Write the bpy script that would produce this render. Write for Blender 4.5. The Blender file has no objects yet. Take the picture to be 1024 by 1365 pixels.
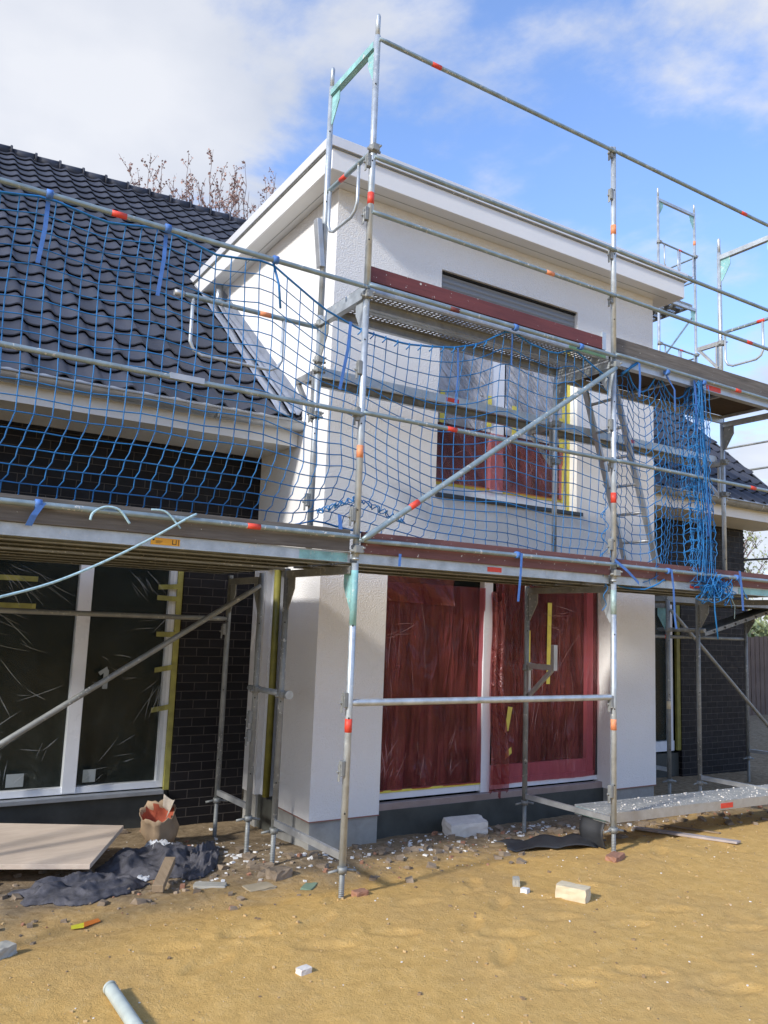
import bpy, math, random
import numpy as np
from mathutils import Vector, Matrix
random.seed(7); rng = np.random.default_rng(7)
S = bpy.context.scene
COL = S.collection

# ------------------------------------------------------------------ camera
F, CX, CY, CZ, YAW, PIT, ROL = 1076.36, -2.79476, -4.86983, 1.98603, -0.554148, 0.134676, 0.0381708
fw = Vector((-math.sin(YAW)*math.cos(PIT), math.cos(YAW)*math.cos(PIT), math.sin(PIT)))
r0 = Vector((math.cos(YAW), math.sin(YAW), 0)); u0 = r0.cross(fw)
RR = r0*math.cos(ROL)+u0*math.sin(ROL); UU = -r0*math.sin(ROL)+u0*math.cos(ROL)
cd = bpy.data.cameras.new('camera'); cam = bpy.data.objects.new('camera', cd); COL.objects.link(cam)
m = Matrix((( RR.x, UU.x, -fw.x, CX), (RR.y, UU.y, -fw.y, CY), (RR.z, UU.z, -fw.z, CZ), (0, 0, 0, 1)))
cam.matrix_world = m
cd.sensor_fit = 'VERTICAL'; cd.sensor_height = 24; cd.lens = F/1365*24; cd.clip_end = 2000; cd.clip_start = 0.05
S.camera = cam

# ------------------------------------------------------------------ light
SUN = Vector((-1, -0.24, 0.60)).normalized()
elev = math.asin(SUN.z)
S.view_settings.view_transform = 'Standard'; S.view_settings.look = 'None'
S.view_settings.exposure = 0.96; S.view_settings.gamma = 1.0
ld = bpy.data.lights.new('sun', 'SUN'); sun = bpy.data.objects.new('sun', ld); COL.objects.link(sun)
ld.energy = 2.0; ld.angle = math.radians(5.0); ld.color = (1.0, 0.96, 0.90)
sun.rotation_euler = SUN.to_track_quat('Z', 'Y').to_euler()
W = bpy.data.worlds.new('World'); S.world = W; W.use_nodes = True
nt = W.node_tree; N = nt.nodes; L = nt.links; N.clear()
def wn(t, **k):
    n = N.new(t)
    for a, b in k.items(): setattr(n, a, b)
    return n
sky = wn('ShaderNodeTexSky', sky_type='NISHITA', sun_disc=False)
sky.sun_elevation = elev; sky.sun_rotation = math.atan2(SUN.x, SUN.y)
sky.air_density = 1.0; sky.dust_density = 0.8; sky.ozone_density = 1.0
geo = wn('ShaderNodeTexCoord')
sep = wn('ShaderNodeSeparateXYZ'); L.new(geo.outputs['Generated'], sep.inputs[0])
zz = wn('ShaderNodeMath', operation='ADD'); zz.inputs[1].default_value = 0.22; L.new(sep.outputs[2], zz.inputs[0])
zm = wn('ShaderNodeMath', operation='MAXIMUM'); zm.inputs[1].default_value = 0.06; L.new(zz.outputs[0], zm.inputs[0])
dv = wn('ShaderNodeVectorMath', operation='SCALE')
inv = wn('ShaderNodeMath', operation='DIVIDE'); inv.inputs[0].default_value = 1.0; L.new(zm.outputs[0], inv.inputs[1])
L.new(geo.outputs['Generated'], dv.inputs[0]); L.new(inv.outputs[0], dv.inputs['Scale'])
of = wn('ShaderNodeVectorMath', operation='ADD'); of.inputs[1].default_value = (5.5, 0.3, 2.1); L.new(dv.outputs[0], of.inputs[0])
n1 = wn('ShaderNodeTexNoise'); n1.inputs['Scale'].default_value = 1.5; n1.inputs['Detail'].default_value = 9; n1.inputs['Roughness'].default_value = 0.58; n1.inputs['Distortion'].default_value = 0.25
L.new(of.outputs[0], n1.inputs['Vector'])
# heavier cloud towards the left half of the sky and low down, blue high on the right
az = wn('ShaderNodeVectorMath', operation='DOT_PRODUCT'); az.inputs[1].default_value = (-0.62, 0.45, -0.95)
L.new(geo.outputs['Generated'], az.inputs[0])
ad = wn('ShaderNodeMath', operation='MULTIPLY_ADD'); ad.inputs[1].default_value = 0.17; L.new(az.outputs['Value'], ad.inputs[0]); L.new(n1.outputs[0], ad.inputs[2])
rp = wn('ShaderNodeMapRange', interpolation_type='SMOOTHSTEP'); rp.inputs[1].default_value = 0.385; rp.inputs[2].default_value = 0.525; rp.inputs[3].default_value = 0.06
lo = wn('ShaderNodeMapRange'); lo.inputs[1].default_value = .02; lo.inputs[2].default_value = .42; lo.inputs[3].default_value = .18; lo.inputs[4].default_value = 0; L.new(sep.outputs[2], lo.inputs[0])
ad2 = wn('ShaderNodeMath', operation='ADD'); L.new(ad.outputs[0], ad2.inputs[0]); L.new(lo.outputs[0], ad2.inputs[1]); L.new(ad2.outputs[0], rp.inputs[0])
cm = wn('ShaderNodeMath', operation='MULTIPLY'); cm.inputs[1].default_value = 0.93; L.new(rp.outputs[0], cm.inputs[0])
n2 = wn('ShaderNodeTexNoise'); n2.inputs['Scale'].default_value = 2.3; n2.inputs['Detail'].default_value = 6
L.new(of.outputs[0], n2.inputs['Vector'])
cr = wn('ShaderNodeValToRGB'); cr.color_ramp.elements[0].position = .32; cr.color_ramp.elements[0].color = (0.66, 0.71, 0.82, 1)
cr.color_ramp.elements[1].position = .62; cr.color_ramp.elements[1].color = (0.94, 0.955, 1.0, 1); L.new(n2.outputs[0], cr.inputs[0])
sc_ = wn('ShaderNodeMixRGB', blend_type='MULTIPLY'); sc_.inputs[0].default_value = 1; L.new(sky.outputs[0], sc_.inputs[1]); sc_.inputs[2].default_value = (0.78, 0.93, 1.20, 1)
csc = wn('ShaderNodeMixRGB', blend_type='MULTIPLY'); csc.inputs[0].default_value = 1; csc.inputs[2].default_value = (3.3, 3.3, 3.3, 1); L.new(cr.outputs[0], csc.inputs[1])
mx = wn('ShaderNodeMixRGB'); L.new(cm.outputs[0], mx.inputs[0]); L.new(sc_.outputs[0], mx.inputs[1]); L.new(csc.outputs[0], mx.inputs[2])
bg = wn('ShaderNodeBackground'); bg.inputs[1].default_value = 0.15; L.new(mx.outputs[0], bg.inputs[0])
wo = wn('ShaderNodeOutputWorld'); L.new(bg.outputs[0], wo.inputs[0])

# ------------------------------------------------------------------ materials
class MT:
    def __init__(s, name):
        s.m = bpy.data.materials.new(name); s.m.use_nodes = True
        s.t = s.m.node_tree; s.N = s.t.nodes; s.L = s.t.links
        s.b = s.N['Principled BSDF']; s.out = s.N['Material Output']
        s.tc = s.N.new('ShaderNodeTexCoord')
    def n(s, t, **k):
        n = s.N.new(t)
        for a, b in k.items(): setattr(n, a, b)
        return n
    def noise(s, scale, detail=4, rough=.5, vec=None, dist=0, stretch=None):
        n = s.n('ShaderNodeTexNoise'); n.inputs['Scale'].default_value = scale; n.inputs['Detail'].default_value = detail
        n.inputs['Roughness'].default_value = rough; n.inputs['Distortion'].default_value = dist
        v = vec or s.tc.outputs['Object']
        if stretch:
            mp = s.n('ShaderNodeMapping'); mp.inputs['Scale'].default_value = stretch; s.L.new(v, mp.inputs[0]); v = mp.outputs[0]
        s.L.new(v, n.inputs['Vector']); return n.outputs[0]
    def ramp(s, fac, stops):
        r = s.n('ShaderNodeValToRGB'); e = r.color_ramp.elements
        while len(e) < len(stops): e.new(.5)
        for i, (p, c) in enumerate(stops): e[i].position = p; e[i].color = (*c, 1) if len(c) == 3 else c
        s.L.new(fac, r.inputs[0]); return r.outputs[0]
    def val(s, fac, a, b, c=0., d=1.):
        r = s.n('ShaderNodeMapRange'); r.inputs[1].default_value = a; r.inputs[2].default_value = b
        r.inputs[3].default_value = c; r.inputs[4].default_value = d; s.L.new(fac, r.inputs[0]); return r.outputs[0]
    def mix(s, fac, a, b, mode='MIX'):
        r = s.n('ShaderNodeMixRGB', blend_type=mode)
        for i, v in enumerate((fac, a, b)):
            if isinstance(v, (int, float)): r.inputs[i].default_value = v if i == 0 else (v, v, v, 1)
            elif isinstance(v, tuple): r.inputs[i].default_value = (*v, 1) if len(v) == 3 else v
            else: s.L.new(v, r.inputs[i])
        return r.outputs[0]
    def math(s, op, a, b=0.):
        r = s.n('ShaderNodeMath', operation=op)
        for i, v in enumerate((a, b)):
            if isinstance(v, (int, float)): r.inputs[i].default_value = v
            else: s.L.new(v, r.inputs[i])
        return r.outputs[0]
    def set(s, k, v):
        if isinstance(v, (int, float)): s.b.inputs[k].default_value = v
        elif isinstance(v, tuple): s.b.inputs[k].default_value = (*v, 1) if len(v) == 3 else v
        else: s.L.new(v, s.b.inputs[k])
    def bump(s, h, strength=.5, dist=.01, prev=None):
        b = s.n('ShaderNodeBump'); b.inputs['Strength'].default_value = strength; b.inputs['Distance'].default_value = dist
        s.L.new(h, b.inputs['Height'])
        if prev: s.L.new(prev, b.inputs['Normal'])
        s.L.new(b.outputs[0], s.b.inputs['Normal']); return b.outputs[0]

def simple(name, c, rough=.5, metal=0., var=.15, nscale=6, bump=0., bscale=60, spec=.5, splat=0.):
    M = MT(name); f = M.noise(nscale, 5, .6)
    d = tuple(max(0, x*(1-var)) for x in c); l = tuple(min(1, x*(1+var)) for x in c)
    col = M.ramp(f, [(.3, d), (.7, l)])
    if splat > 0:
        sp = M.noise(38, 3, .6); mk = M.val(sp, .72-splat, .74-splat)
        sp2 = M.val(M.noise(3.1, 2), .42, .62); mk = M.math('MULTIPLY', mk, sp2)
        col = M.mix(mk, col, (.62, .61, .57)); 
        M.set('Metallic', M.math('MULTIPLY', M.math('SUBTRACT', 1, mk), metal))
    else: M.set('Metallic', metal)
    M.set('Base Color', col); M.set('Roughness', M.val(f, .2, .8, max(0, rough-.08), min(1, rough+.08))); M.set('Specular IOR Level', spec)
    if bump: M.bump(M.noise(bscale, 4, .6), bump, .004)
    return M.m

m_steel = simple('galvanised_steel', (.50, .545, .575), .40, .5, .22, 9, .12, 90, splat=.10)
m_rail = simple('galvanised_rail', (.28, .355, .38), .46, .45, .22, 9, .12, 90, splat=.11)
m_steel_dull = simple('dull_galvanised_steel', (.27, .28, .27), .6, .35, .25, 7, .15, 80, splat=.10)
m_zinc = simple('zinc_sheet', (.40, .42, .44), .42, .6, .15, 5, .05, 20)
m_zinc_new = simple('shiny_zinc', (.50, .54, .60), .34, .75, .15, 5, .25, 9)
m_turq = simple('turquoise_paint', (.27, .53, .53), .5, 0, .3, 9, .1, 60, splat=.12)
m_red = simple('red_marker_paint', (.72, .07, .04), .5, 0, .12, 20)
m_orangered = simple('faded_orange_marker', (.80, .30, .14), .55, 0, .2, 30)
m_white = simple('white_window_profile', (.78, .80, .84), .3, 0, .03, 4)
m_soffit = simple('white_soffit_board', (.74, .74, .72), .45, 0, .04, 3)
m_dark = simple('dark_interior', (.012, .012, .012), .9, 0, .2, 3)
m_darkframe = simple('dark_grey_profile', (.03, .032, .036), .35, 0, .2, 6)
m_blackmem = simple('black_membrane', (.058, .060, .052), .6, 0, .3, 5, .3, 12)
m_yellow = simple('yellow_masking_tape', (.72, .62, .10), .5, 0, .15, 12, .2, 30)
m_olive = simple('yellow_wrapped_post', (.21, .19, .035), .5, 0, .3, 7, .4, 18)
m_blue = simple('blue_net_cord', (.012, .165, .43), .55, 0, .25, 11)
m_strap = simple('blue_webbing', (.07, .19, .52), .6, 0, .15, 25)
m_rope = simple('pale_blue_rope', (.38, .56, .62), .7, 0, .25, 60, .6, 160)
m_label = simple('orange_label_enamel', (.80, .38, .02), .45, 0, .05, 10)
m_black = simple('black_print', (.02, .02, .02), .5)
m_alu = simple('aluminium', (.50, .51, .51), .42, .6, .12, 9, .06, 60, splat=.06)
m_stone = simple('aerated_concrete', (.74, .69, .62), .9, 0, .12, 12, .5, 70)
m_brickyel = simple('cream_brick', (.66, .56, .38), .9, 0, .12, 14, .5, 70)
m_rubble = simple('broken_rubble', (.26, .20, .14), .95, 0, .5, 5, .9, 60)
m_rubble_w = simple('white_plaster_crumbs', (.74, .73, .70), .9, 0, .12, 9)
m_rubble_r = simple('reddish_brick_bits', (.36, .18, .11), .9, 0, .25, 9, .5, 40)
m_slab = simple('grey_slab_scrap', (.40, .38, .32), .85, 0, .15, 9, .3, 30)
m_cloth = simple('dark_grey_fleece_sheet', (.085, .083, .095), .93, 0, .45, 18, .7, 90)
m_sack = simple('kraft_paper_sack', (.42, .30, .19), .85, 0, .2, 7, .5, 20)
m_sackin = simple('red_sack_lining', (.42, .10, .05), .8, 0, .25, 9, .4, 20)
m_palefoil = simple('torn_pale_foil', (.58, .60, .63), .4, 0, .12, 9, .6, 20)
m_rubber = simple('black_rubber_sheet', (.03, .032, .036), .6, 0, .25, 8, .3, 30)
m_pipe = simple('pale_grey_green_pipe', (.46, .51, .47), .45, 0, .18, 9, .2, 20)
m_twig = simple('twig_bark', (.20, .14, .13), .9)
m_bud = simple('reddish_brown_leaf_buds', (.40, .25, .21), .8, 0, .35, 3)
m_leafg = simple('young_green_leaves', (.27, .31, .14), .8, 0, .4, 3)
m_flashing = simple('lead_flashing', (.36, .39, .45), .40, .5, .15, 6, .4, 6)

def wood(name, c, c2, axis=0, rough=.8, splat=0.):
    M = MT(name); st = [14, 14, 14]; st[axis] = .9
    f = M.noise(3.2, 7, .65, stretch=tuple(st)); g = M.noise(2.2, 3)
    col = M.ramp(f, [(.28, c), (.72, c2)]); col = M.mix(M.val(g, .3, .75, 0, .45), col, tuple(x*.55 for x in c))
    if splat:
        k = M.val(M.noise(30, 3, .6), (.74 if 'red' in name else .70)-splat, .76-splat); col = M.mix(k, col, (.6, .59, .55))
    M.set('Base Color', col); M.set('Roughness', rough); M.bump(f, .35, .004); return M.m
m_toe = wood('weathered_grey_board', (.10, .085, .07), (.23, .205, .175), 0, splat=.03)
m_toe_red = wood('dark_red_coated_plywood', (.13, .032, .030), (.22, .055, .048), 0, .6, splat=.03)
m_toe_brown = wood('brown_coated_board', (.15, .058, .052), (.23, .095, .085), 0, .65, splat=.05)
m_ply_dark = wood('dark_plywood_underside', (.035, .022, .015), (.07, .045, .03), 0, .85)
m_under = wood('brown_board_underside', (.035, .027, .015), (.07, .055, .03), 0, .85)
m_panel = wood('pale_plywood_panel', (.62, .49, .38), (.74, .62, .49), 0, .7)
m_stick = wood('raw_timber', (.28, .20, .12), (.42, .31, .20), 1, .8)
m_fence = wood('brown_fence_wood', (.13, .09, .07), (.25, .18, .14), 2, .85)

def plaster():
    M = MT('white_grained_plaster')
    f = M.noise(1.1, 4); col = M.ramp(f, [(.3, (.80, .785, .765)), (.7, (.85, .84, .82))])
    M.set('Base Color', col); M.set('Roughness', .92); M.set('Specular IOR Level', .15)
    v = M.n('ShaderNodeTexVoronoi'); v.inputs['Scale'].default_value = 75; v.inputs['Randomness'].default_value = 1
    M.L.new(M.tc.outputs['Object'], v.inputs['Vector'])
    h = M.math('ADD', M.math('MULTIPLY', v.outputs[0], 1.0), M.noise(150, 3, .7))
    M.bump(h, .7, .006); return M.m
m_plaster = plaster()
def plinth():
    M = MT('grey_cement_plinth')
    f = M.noise(5, 6, .65); col = M.ramp(f, [(.3, (.27, .265, .245)), (.7, (.40, .395, .37))])
    col = M.mix(M.val(M.noise(1.6, 3), .45, .7, 0, .5), col, (.30, .27, .20))
    M.set('Base Color', col); M.set('Roughness', .9); M.bump(M.noise(40, 5, .7), .4, .005); return M.m
m_plinth = plinth()
def brick():
    M = MT('dark_clinker_brick')
    s = M.n('ShaderNodeSeparateXYZ'); M.L.new(M.tc.outputs['Object'], s.inputs[0])
    c = M.n('ShaderNodeCombineXYZ'); M.L.new(M.math('ADD', s.outputs[0], s.outputs[1]), c.inputs[0]); M.L.new(s.outputs[2], c.inputs[1])
    b = M.n('ShaderNodeTexBrick'); M.L.new(c.outputs[0], b.inputs['Vector'])
    b.inputs['Scale'].default_value = 1; b.inputs['Brick Width'].default_value = .25; b.inputs['Row Height'].default_value = .0833
    b.inputs['Mortar Size'].default_value = .0042; b.inputs['Mortar Smooth'].default_value = .25; b.inputs['Bias'].default_value = .1
    b.inputs['Color1'].default_value = (.006, .006, .008, 1); b.inputs['Color2'].default_value = (.016, .015, .017, 1)
    b.inputs['Mortar'].default_value = (.085, .075, .068, 1)
    n = M.noise(13, 5, .65); col = M.mix(M.val(n, .4, .8, 0, .4), b.outputs[0], (.024, .019, .019))
    M.set('Specular IOR Level', .22)
    M.set('Base Color', col); M.set('Roughness', M.val(n, .3, .7, .38, .75))
    h = M.math('SUBTRACT', M.math('MULTIPLY', n, .35), b.outputs['Fac']); M.bump(h, .8, .006); return M.m
m_brick = brick()
def tiles():
    M = MT('anthracite_roof_tile')
    s = M.n('ShaderNodeSeparateXYZ'); M.L.new(M.tc.outputs['Object'], s.inputs[0])
    c = M.n('ShaderNodeCombineXYZ'); M.L.new(M.math('FLOOR', M.math('DIVIDE', s.outputs[0], .27)), c.inputs[0])
    M.L.new(M.math('FLOOR', M.math('DIVIDE', M.math('SUBTRACT', s.outputs[1], 1.93-2.85), .288)), c.inputs[1])
    w = M.n('ShaderNodeTexWhiteNoise', noise_dimensions='2D'); M.L.new(c.outputs[0], w.inputs['Vector'])
    n = M.noise(9, 5, .65)
    col = M.ramp(w.outputs[0], [(0, (.028, .032, .045)), (1, (.056, .060, .078))])
    col = M.mix(M.val(n, .45, .75, 0, .4), col, (.066, .062, .062))
    M.set('Base Color', col); M.set('Roughness', M.val(n, .2, .8, .50, .72)); M.set('Specular IOR Level', .4); M.bump(M.noise(70, 4), .12, .003); return M.m
m_tile = tiles()
def sand():
    M = MT('ochre_sand_soil')
    P = M.tc.outputs['Object']
    a = M.noise(1.3, 6, .6); b = M.noise(14, 8, .72); d = M.noise(90, 4, .7)
    col = M.ramp(b, [(.2, (.50, .305, .098)), (.5, (.63, .395, .132)), (.85, (.74, .50, .20))])
    col = M.mix(M.val(a, .46, .72, 0, .45), col, (.43, .285, .13))
    s = M.n('ShaderNodeSeparateXYZ'); M.L.new(P, s.inputs[0])
    # greyer, dirtier soil with debris close to the house
    wob = M.math('MULTIPLY_ADD', M.noise(2.2, 5, .65), 1.5); 
    yy = M.math('ADD', s.outputs[1], M.math('MULTIPLY', M.noise(1.7, 5, .65), 1.3))
    k = M.val(yy, .75, 1.6, 0, .92)
    lft = M.val(M.math('ADD', s.outputs[0], M.math('MULTIPLY', M.noise(1.4, 4), 1.1)), -1.9, -.2, .85, 0)
    lf2 = M.math('MULTIPLY', lft, M.val(yy, .45, 1.25))
    k = M.math('MAXIMUM', k, lf2)
    dirt = M.ramp(b, [(.3, (.14, .105, .07)), (.55, (.29, .225, .15)), (.75, (.44, .37, .27))])
    col = M.mix(k, col, dirt)
    col = M.mix(M.val(d, .62, .70, 0, .35), col, (.16, .10, .05))
    vo = M.n('ShaderNodeTexVoronoi'); vo.inputs['Scale'].default_value = 33; M.L.new(P, vo.inputs['Vector'])
    pebble = M.math('MULTIPLY', M.val(vo.outputs[0], .10, .13, 1, 0), M.val(M.noise(7, 3), .52, .60))
    col = M.mix(M.math('MULTIPLY', pebble, .6), col, (.60, .50, .36))
    M.set('Base Color', col); M.set('Roughness', .95); M.set('Specular IOR Level', .1)
    col = M.mix(M.val(M.noise(.9, 4, .6, dist=.6), .50, .62, 0, .30), col, (.30, .185, .075))
    tr_ = M.noise(4.0, 3, .55, dist=.15)
    h = M.math('ADD', M.math('ADD', M.math('MULTIPLY', b, 1.1), M.math('MULTIPLY', d, .35)), M.math('MULTIPLY', tr_, .7)); M.bump(h, .6, .03); return M.m
m_sand = sand()
def glass(name, c=(.012, .014, .014), rough=.08):
    M = MT(name); M.set('Base Color', c); M.set('Roughness', rough); M.set('Specular IOR Level', .22)
    M.bump(M.noise(1.1, 2), .05, .02); return M.m
m_glass = glass('dark_window_glass', (.010, .014, .012), .12)
m_glass_grey = glass('grey_sky_glass', (.05, .055, .065), .1)
def film(name, tint, diff, a, foldscale=(5, 5, .8), streak=.12, rough=.2, ang=0., glint=.3, spec=.6):
    M = MT(name)
    mp = M.n('ShaderNodeMapping'); mp.inputs['Rotation'].default_value = (0, ang, 0); M.L.new(M.tc.outputs['Object'], mp.inputs[0]); V = mp.outputs[0]
    f = M.noise(2.2, 5, .6, vec=V, stretch=foldscale, dist=.5)
    big = M.noise(1.6, 3, .5, vec=V, dist=.8)
    g = M.noise(2.0, 2.5, .5, vec=V, stretch=(5, 5, .55), dist=.5); g2 = M.noise(3.1, 2, .5, vec=V, stretch=(1.2, 1.2, 3.0), dist=.4)
    tone = M.math('ADD', M.math('MULTIPLY', f, .6), M.math('MULTIPLY', big, .4))
    M.set('Roughness', rough); M.set('Specular IOR Level', spec)
    def ridge(x, w): return M.val(M.math('ABSOLUTE', M.math('SUBTRACT', x, .5)), 0, w, 1, 0)
    line = M.math('MULTIPLY', ridge(g, .012), M.val(M.noise(2.3, 2, vec=V), .52, .60))
    line2 = M.math('MULTIPLY', ridge(g2, .008), M.val(M.noise(3.7, 2, vec=V), .57, .63))
    line = M.math('MAXIMUM', line, line2)
    M.bump(M.math('ADD', M.math('MULTIPLY', f, 1.6), M.math('ADD', big, M.math('MULTIPLY', ridge(g, .06), .35))), 1.0, .03)
    tr = M.n('ShaderNodeBsdfTransparent'); tr.inputs[0].default_value = (*tint, 1)
    ms = M.n('ShaderNodeMixShader'); M.L.new(tr.outputs[0], ms.inputs[1]); M.L.new(M.b.outputs[0], ms.inputs[2])
    M.L.new(M.math('ADD', M.val(tone, .3, .7, a*.6, min(1, a*1.35)), M.math('MULTIPLY', line, streak)), ms.inputs[0])
    M.L.new(ms.outputs[0], M.out.inputs[0])
    col = M.ramp(tone, [(.35, tuple(x*.5 for x in diff)), (.65, diff)])
    M.set('Base Color', M.mix(M.math('MULTIPLY', line, glint), col, tuple(min(1, x*.5+.45) for x in diff)))  # crease lines get a painted glint, paler than the film itself
    return M.m
m_film_red = film('red_protective_film', (.88, .42, .46), (.46, .10, .10), .40, (5, 5, .40), .08, .18, .0, .15)
m_film_red2 = film('pink_red_protective_film', (.90, .50, .52), (.46, .14, .13), .45, (2.5, 2.5, 1), .3, .16, .6, .5)
m_film_clear = film('clear_protective_film', (.93, .94, .93), (.16, .18, .16), .11, (1.5, 1.5, 1.2), .0, .25, .9, .0, .3)
m_film_grey = film('pale_grey_protective_film', (.9, .9, .92), (.74, .74, .78), 1.0, (1.6, 1.6, 1), .12, .35, .8, .4)
def perforated():
    M = MT('perforated_steel_sheet')
    s = M.n('ShaderNodeSeparateXYZ'); M.L.new(M.tc.outputs['Object'], s.inputs[0])
    def cell(o, p):
        return M.math('SUBTRACT', M.math('FRACT', M.math('DIVIDE', o, p)), .5)
    x = cell(s.outputs[0], .044); y = cell(s.outputs[1], .036)
    d = M.math('SQRT', M.math('ADD', M.math('MULTIPLY', x, x), M.math('MULTIPLY', y, y)))
    hole = M.math('LESS_THAN', d, .34)
    # two punched bands per plank, solid in between
    yb = M.math('FRACT', M.math('DIVIDE', M.math('SUBTRACT', s.outputs[1], .03), .35))
    b1 = M.math('MULTIPLY', M.math('GREATER_THAN', yb, .12), M.math('LESS_THAN', yb, .36))
    b2 = M.math('MULTIPLY', M.math('GREATER_THAN', yb, .55), M.math('LESS_THAN', yb, .80))
    hole = M.math('MULTIPLY', hole, M.math('MAXIMUM', b1, b2))
    n = M.noise(8, 5); M.set('Base Color', M.ramp(n, [(.3, (.24, .24, .23)), (.7, (.36, .36, .35))])); M.set('Metallic', .4); M.set('Roughness', .55)
    tr = M.n('ShaderNodeBsdfTransparent'); ms = M.n('ShaderNodeMixShader')
    M.L.new(hole, ms.inputs[0]); M.L.new(M.b.outputs[0], ms.inputs[1]); M.L.new(tr.outputs[0], ms.inputs[2]); M.L.new(ms.outputs[0], M.out.inputs[0])
    return M.m
m_perf = perforated()
def crumbly():
    M = MT('plaster_splashed_steel_deck'); n = M.noise(26, 6, .75); k = M.val(n, .50, .56)
    M.set('Base Color', M.mix(k, (.29, .29, .265), (.44, .42, .37))); M.set('Roughness', .9); M.bump(n, .35, .006); return M.m
m_crumb = crumbly()
def shutter():
    M = MT('grey_shutter_slats'); s = M.n('ShaderNodeSeparateXYZ'); M.L.new(M.tc.outputs['Object'], s.inputs[0])
    f = M.math('FRACT', M.math('DIVIDE', s.outputs[2], .055)); M.set('Base Color', (.25, .255, .26)); M.set('Roughness', .45)
    M.bump(M.math('SINE', M.math('MULTIPLY', f, 3.14159)), .9, .012); return M.m
m_shutter = shutter()

# ------------------------------------------------------------------ mesh helpers
class MB:
    def __init__(s): s.v = []; s.f = []; s.sm = []
    def add(s, vs, fs, smooth=False):
        o = len(s.v); s.v += [tuple(p) for p in vs]; s.f += [tuple(i+o for i in f) for f in fs]; s.sm += [smooth]*len(fs); return s
    def box(s, x0, x1, y0, y1, z0, z1, bev=0.):
        if bev <= 0:
            v = [(x, y, z) for x in (x0, x1) for y in (y0, y1) for z in (z0, z1)]
            return s.add(v, [(0, 1, 3, 2), (4, 6, 7, 5), (0, 4, 5, 1), (2, 3, 7, 6), (0, 2, 6, 4), (1, 5, 7, 3)])
        return s.obox(((x0+x1)/2, (y0+y1)/2, (z0+z1)/2), (1, 0, 0), (0, 1, 0), (0, 0, 1), (x1-x0)/2, (y1-y0)/2, (z1-z0)/2)
    def obox(s, c, a, b, d, ha, hb, hd):
        c, a, b, d = map(Vector, (c, a, b, d)); v = [c+a*ha*i+b*hb*j+d*hd*k for i in (-1, 1) for j in (-1, 1) for k in (-1, 1)]
        return s.add(v, [(0, 1, 3, 2), (4, 6, 7, 5), (0, 4, 5, 1), (2, 3, 7, 6), (0, 2, 6, 4), (1, 5, 7, 3)])
    def bar(s, p, q, w, h, up=(0, 0, 1)):
        p, q = Vector(p), Vector(q); a = (q-p); l = a.length; a.normalize(); b = Vector(up).cross(a)
        if b.length < 1e-4: b = Vector((1, 0, 0)).cross(a)
        b.normalize(); d = a.cross(b); return s.obox((p+q)/2, a, b, d, l/2, w/2, h/2)
    def tube(s, pts, r, n=12, cap=True, smooth=True):
        P = [Vector(p) for p in pts]; m_ = len(P); R = r if isinstance(r, (list, tuple)) else [r]*m_
        T = []
        for i in range(m_):
            t = P[min(i+1, m_-1)]-P[max(i-1, 0)]; T.append(t.normalized() if t.length > 1e-9 else Vector((0, 0, 1)))
        ref = Vector((0, 0, 1)) if abs(T[0].z) < .9 else Vector((1, 0, 0)); a = T[0].cross(ref).normalized(); vs = []
        for i in range(m_):
            a = (a-T[i]*a.dot(T[i]))
            if a.length < 1e-6: a = T[i].orthogonal()
            a.normalize(); b = T[i].cross(a)
            for k in range(n):
                w = 2*math.pi*k/n; vs.append(P[i]+(a*math.cos(w)+b*math.sin(w))*R[i])
        fs = [(i*n+k, i*n+(k+1) % n, (i+1)*n+(k+1) % n, (i+1)*n+k) for i in range(m_-1) for k in range(n)]
        s.add(vs, fs, smooth)
        if cap: s.add([], []); o = len(s.v)-m_*n; s.f += [tuple(o+k for k in reversed(range(n))), tuple(o+(m_-1)*n+k for k in range(n))]; s.sm += [False]*2
        return s
    def prism(s, poly, axis, a, b):
        # poly: list of 2D points in the plane perpendicular to axis; extruded from a to b
        def mk(p, t): return {0: (t, p[0], p[1]), 1: (p[0], t, p[1]), 2: (p[0], p[1], t)}[axis]
        n = len(poly); v = [mk(p, a) for p in poly]+[mk(p, b) for p in poly]
        return s.add(v, [tuple(range(n)), tuple(range(2*n-1, n-1, -1))]+[(i, i+n, (i+1) % n+n, (i+1) % n) for i in range(n)])
    def grid(s, P, smooth=True, flip=False):
        P = np.asarray(P); a, b = P.shape[:2]
        fs = []
        for i in range(a-1):
            for j in range(b-1):
                q = (i*b+j, i*b+j+1, (i+1)*b+j+1, (i+1)*b+j); fs.append(q[::-1] if flip else q)
        return s.add(P.reshape(-1, 3).tolist(), fs, smooth)
    def build(s, name, mat, parent=None, bevel=0., solid=0.):
        me = bpy.data.meshes.new(name); o = bpy.data.objects.new(name, me); off = Vector((0, 0, 0))
        if parent is not None:
            off = ORG.get(parent.name, Vector((0, 0, 0))); o.parent = parent
        ORG[o.name] = off
        me.from_pydata([(a-off.x, b-off.y, c-off.z) for a, b, c in s.v], [], s.f)
        me.polygons.foreach_set('use_smooth', s.sm); me.update()
        me.materials.append(mat); COL.objects.link(o)
        if solid: md = o.modifiers.new('solid', 'SOLIDIFY'); md.thickness = solid
        if bevel: md = o.modifiers.new('bevel', 'BEVEL'); md.width = bevel; md.segments = 2; md.limit_method = 'ANGLE'
        return o
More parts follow.
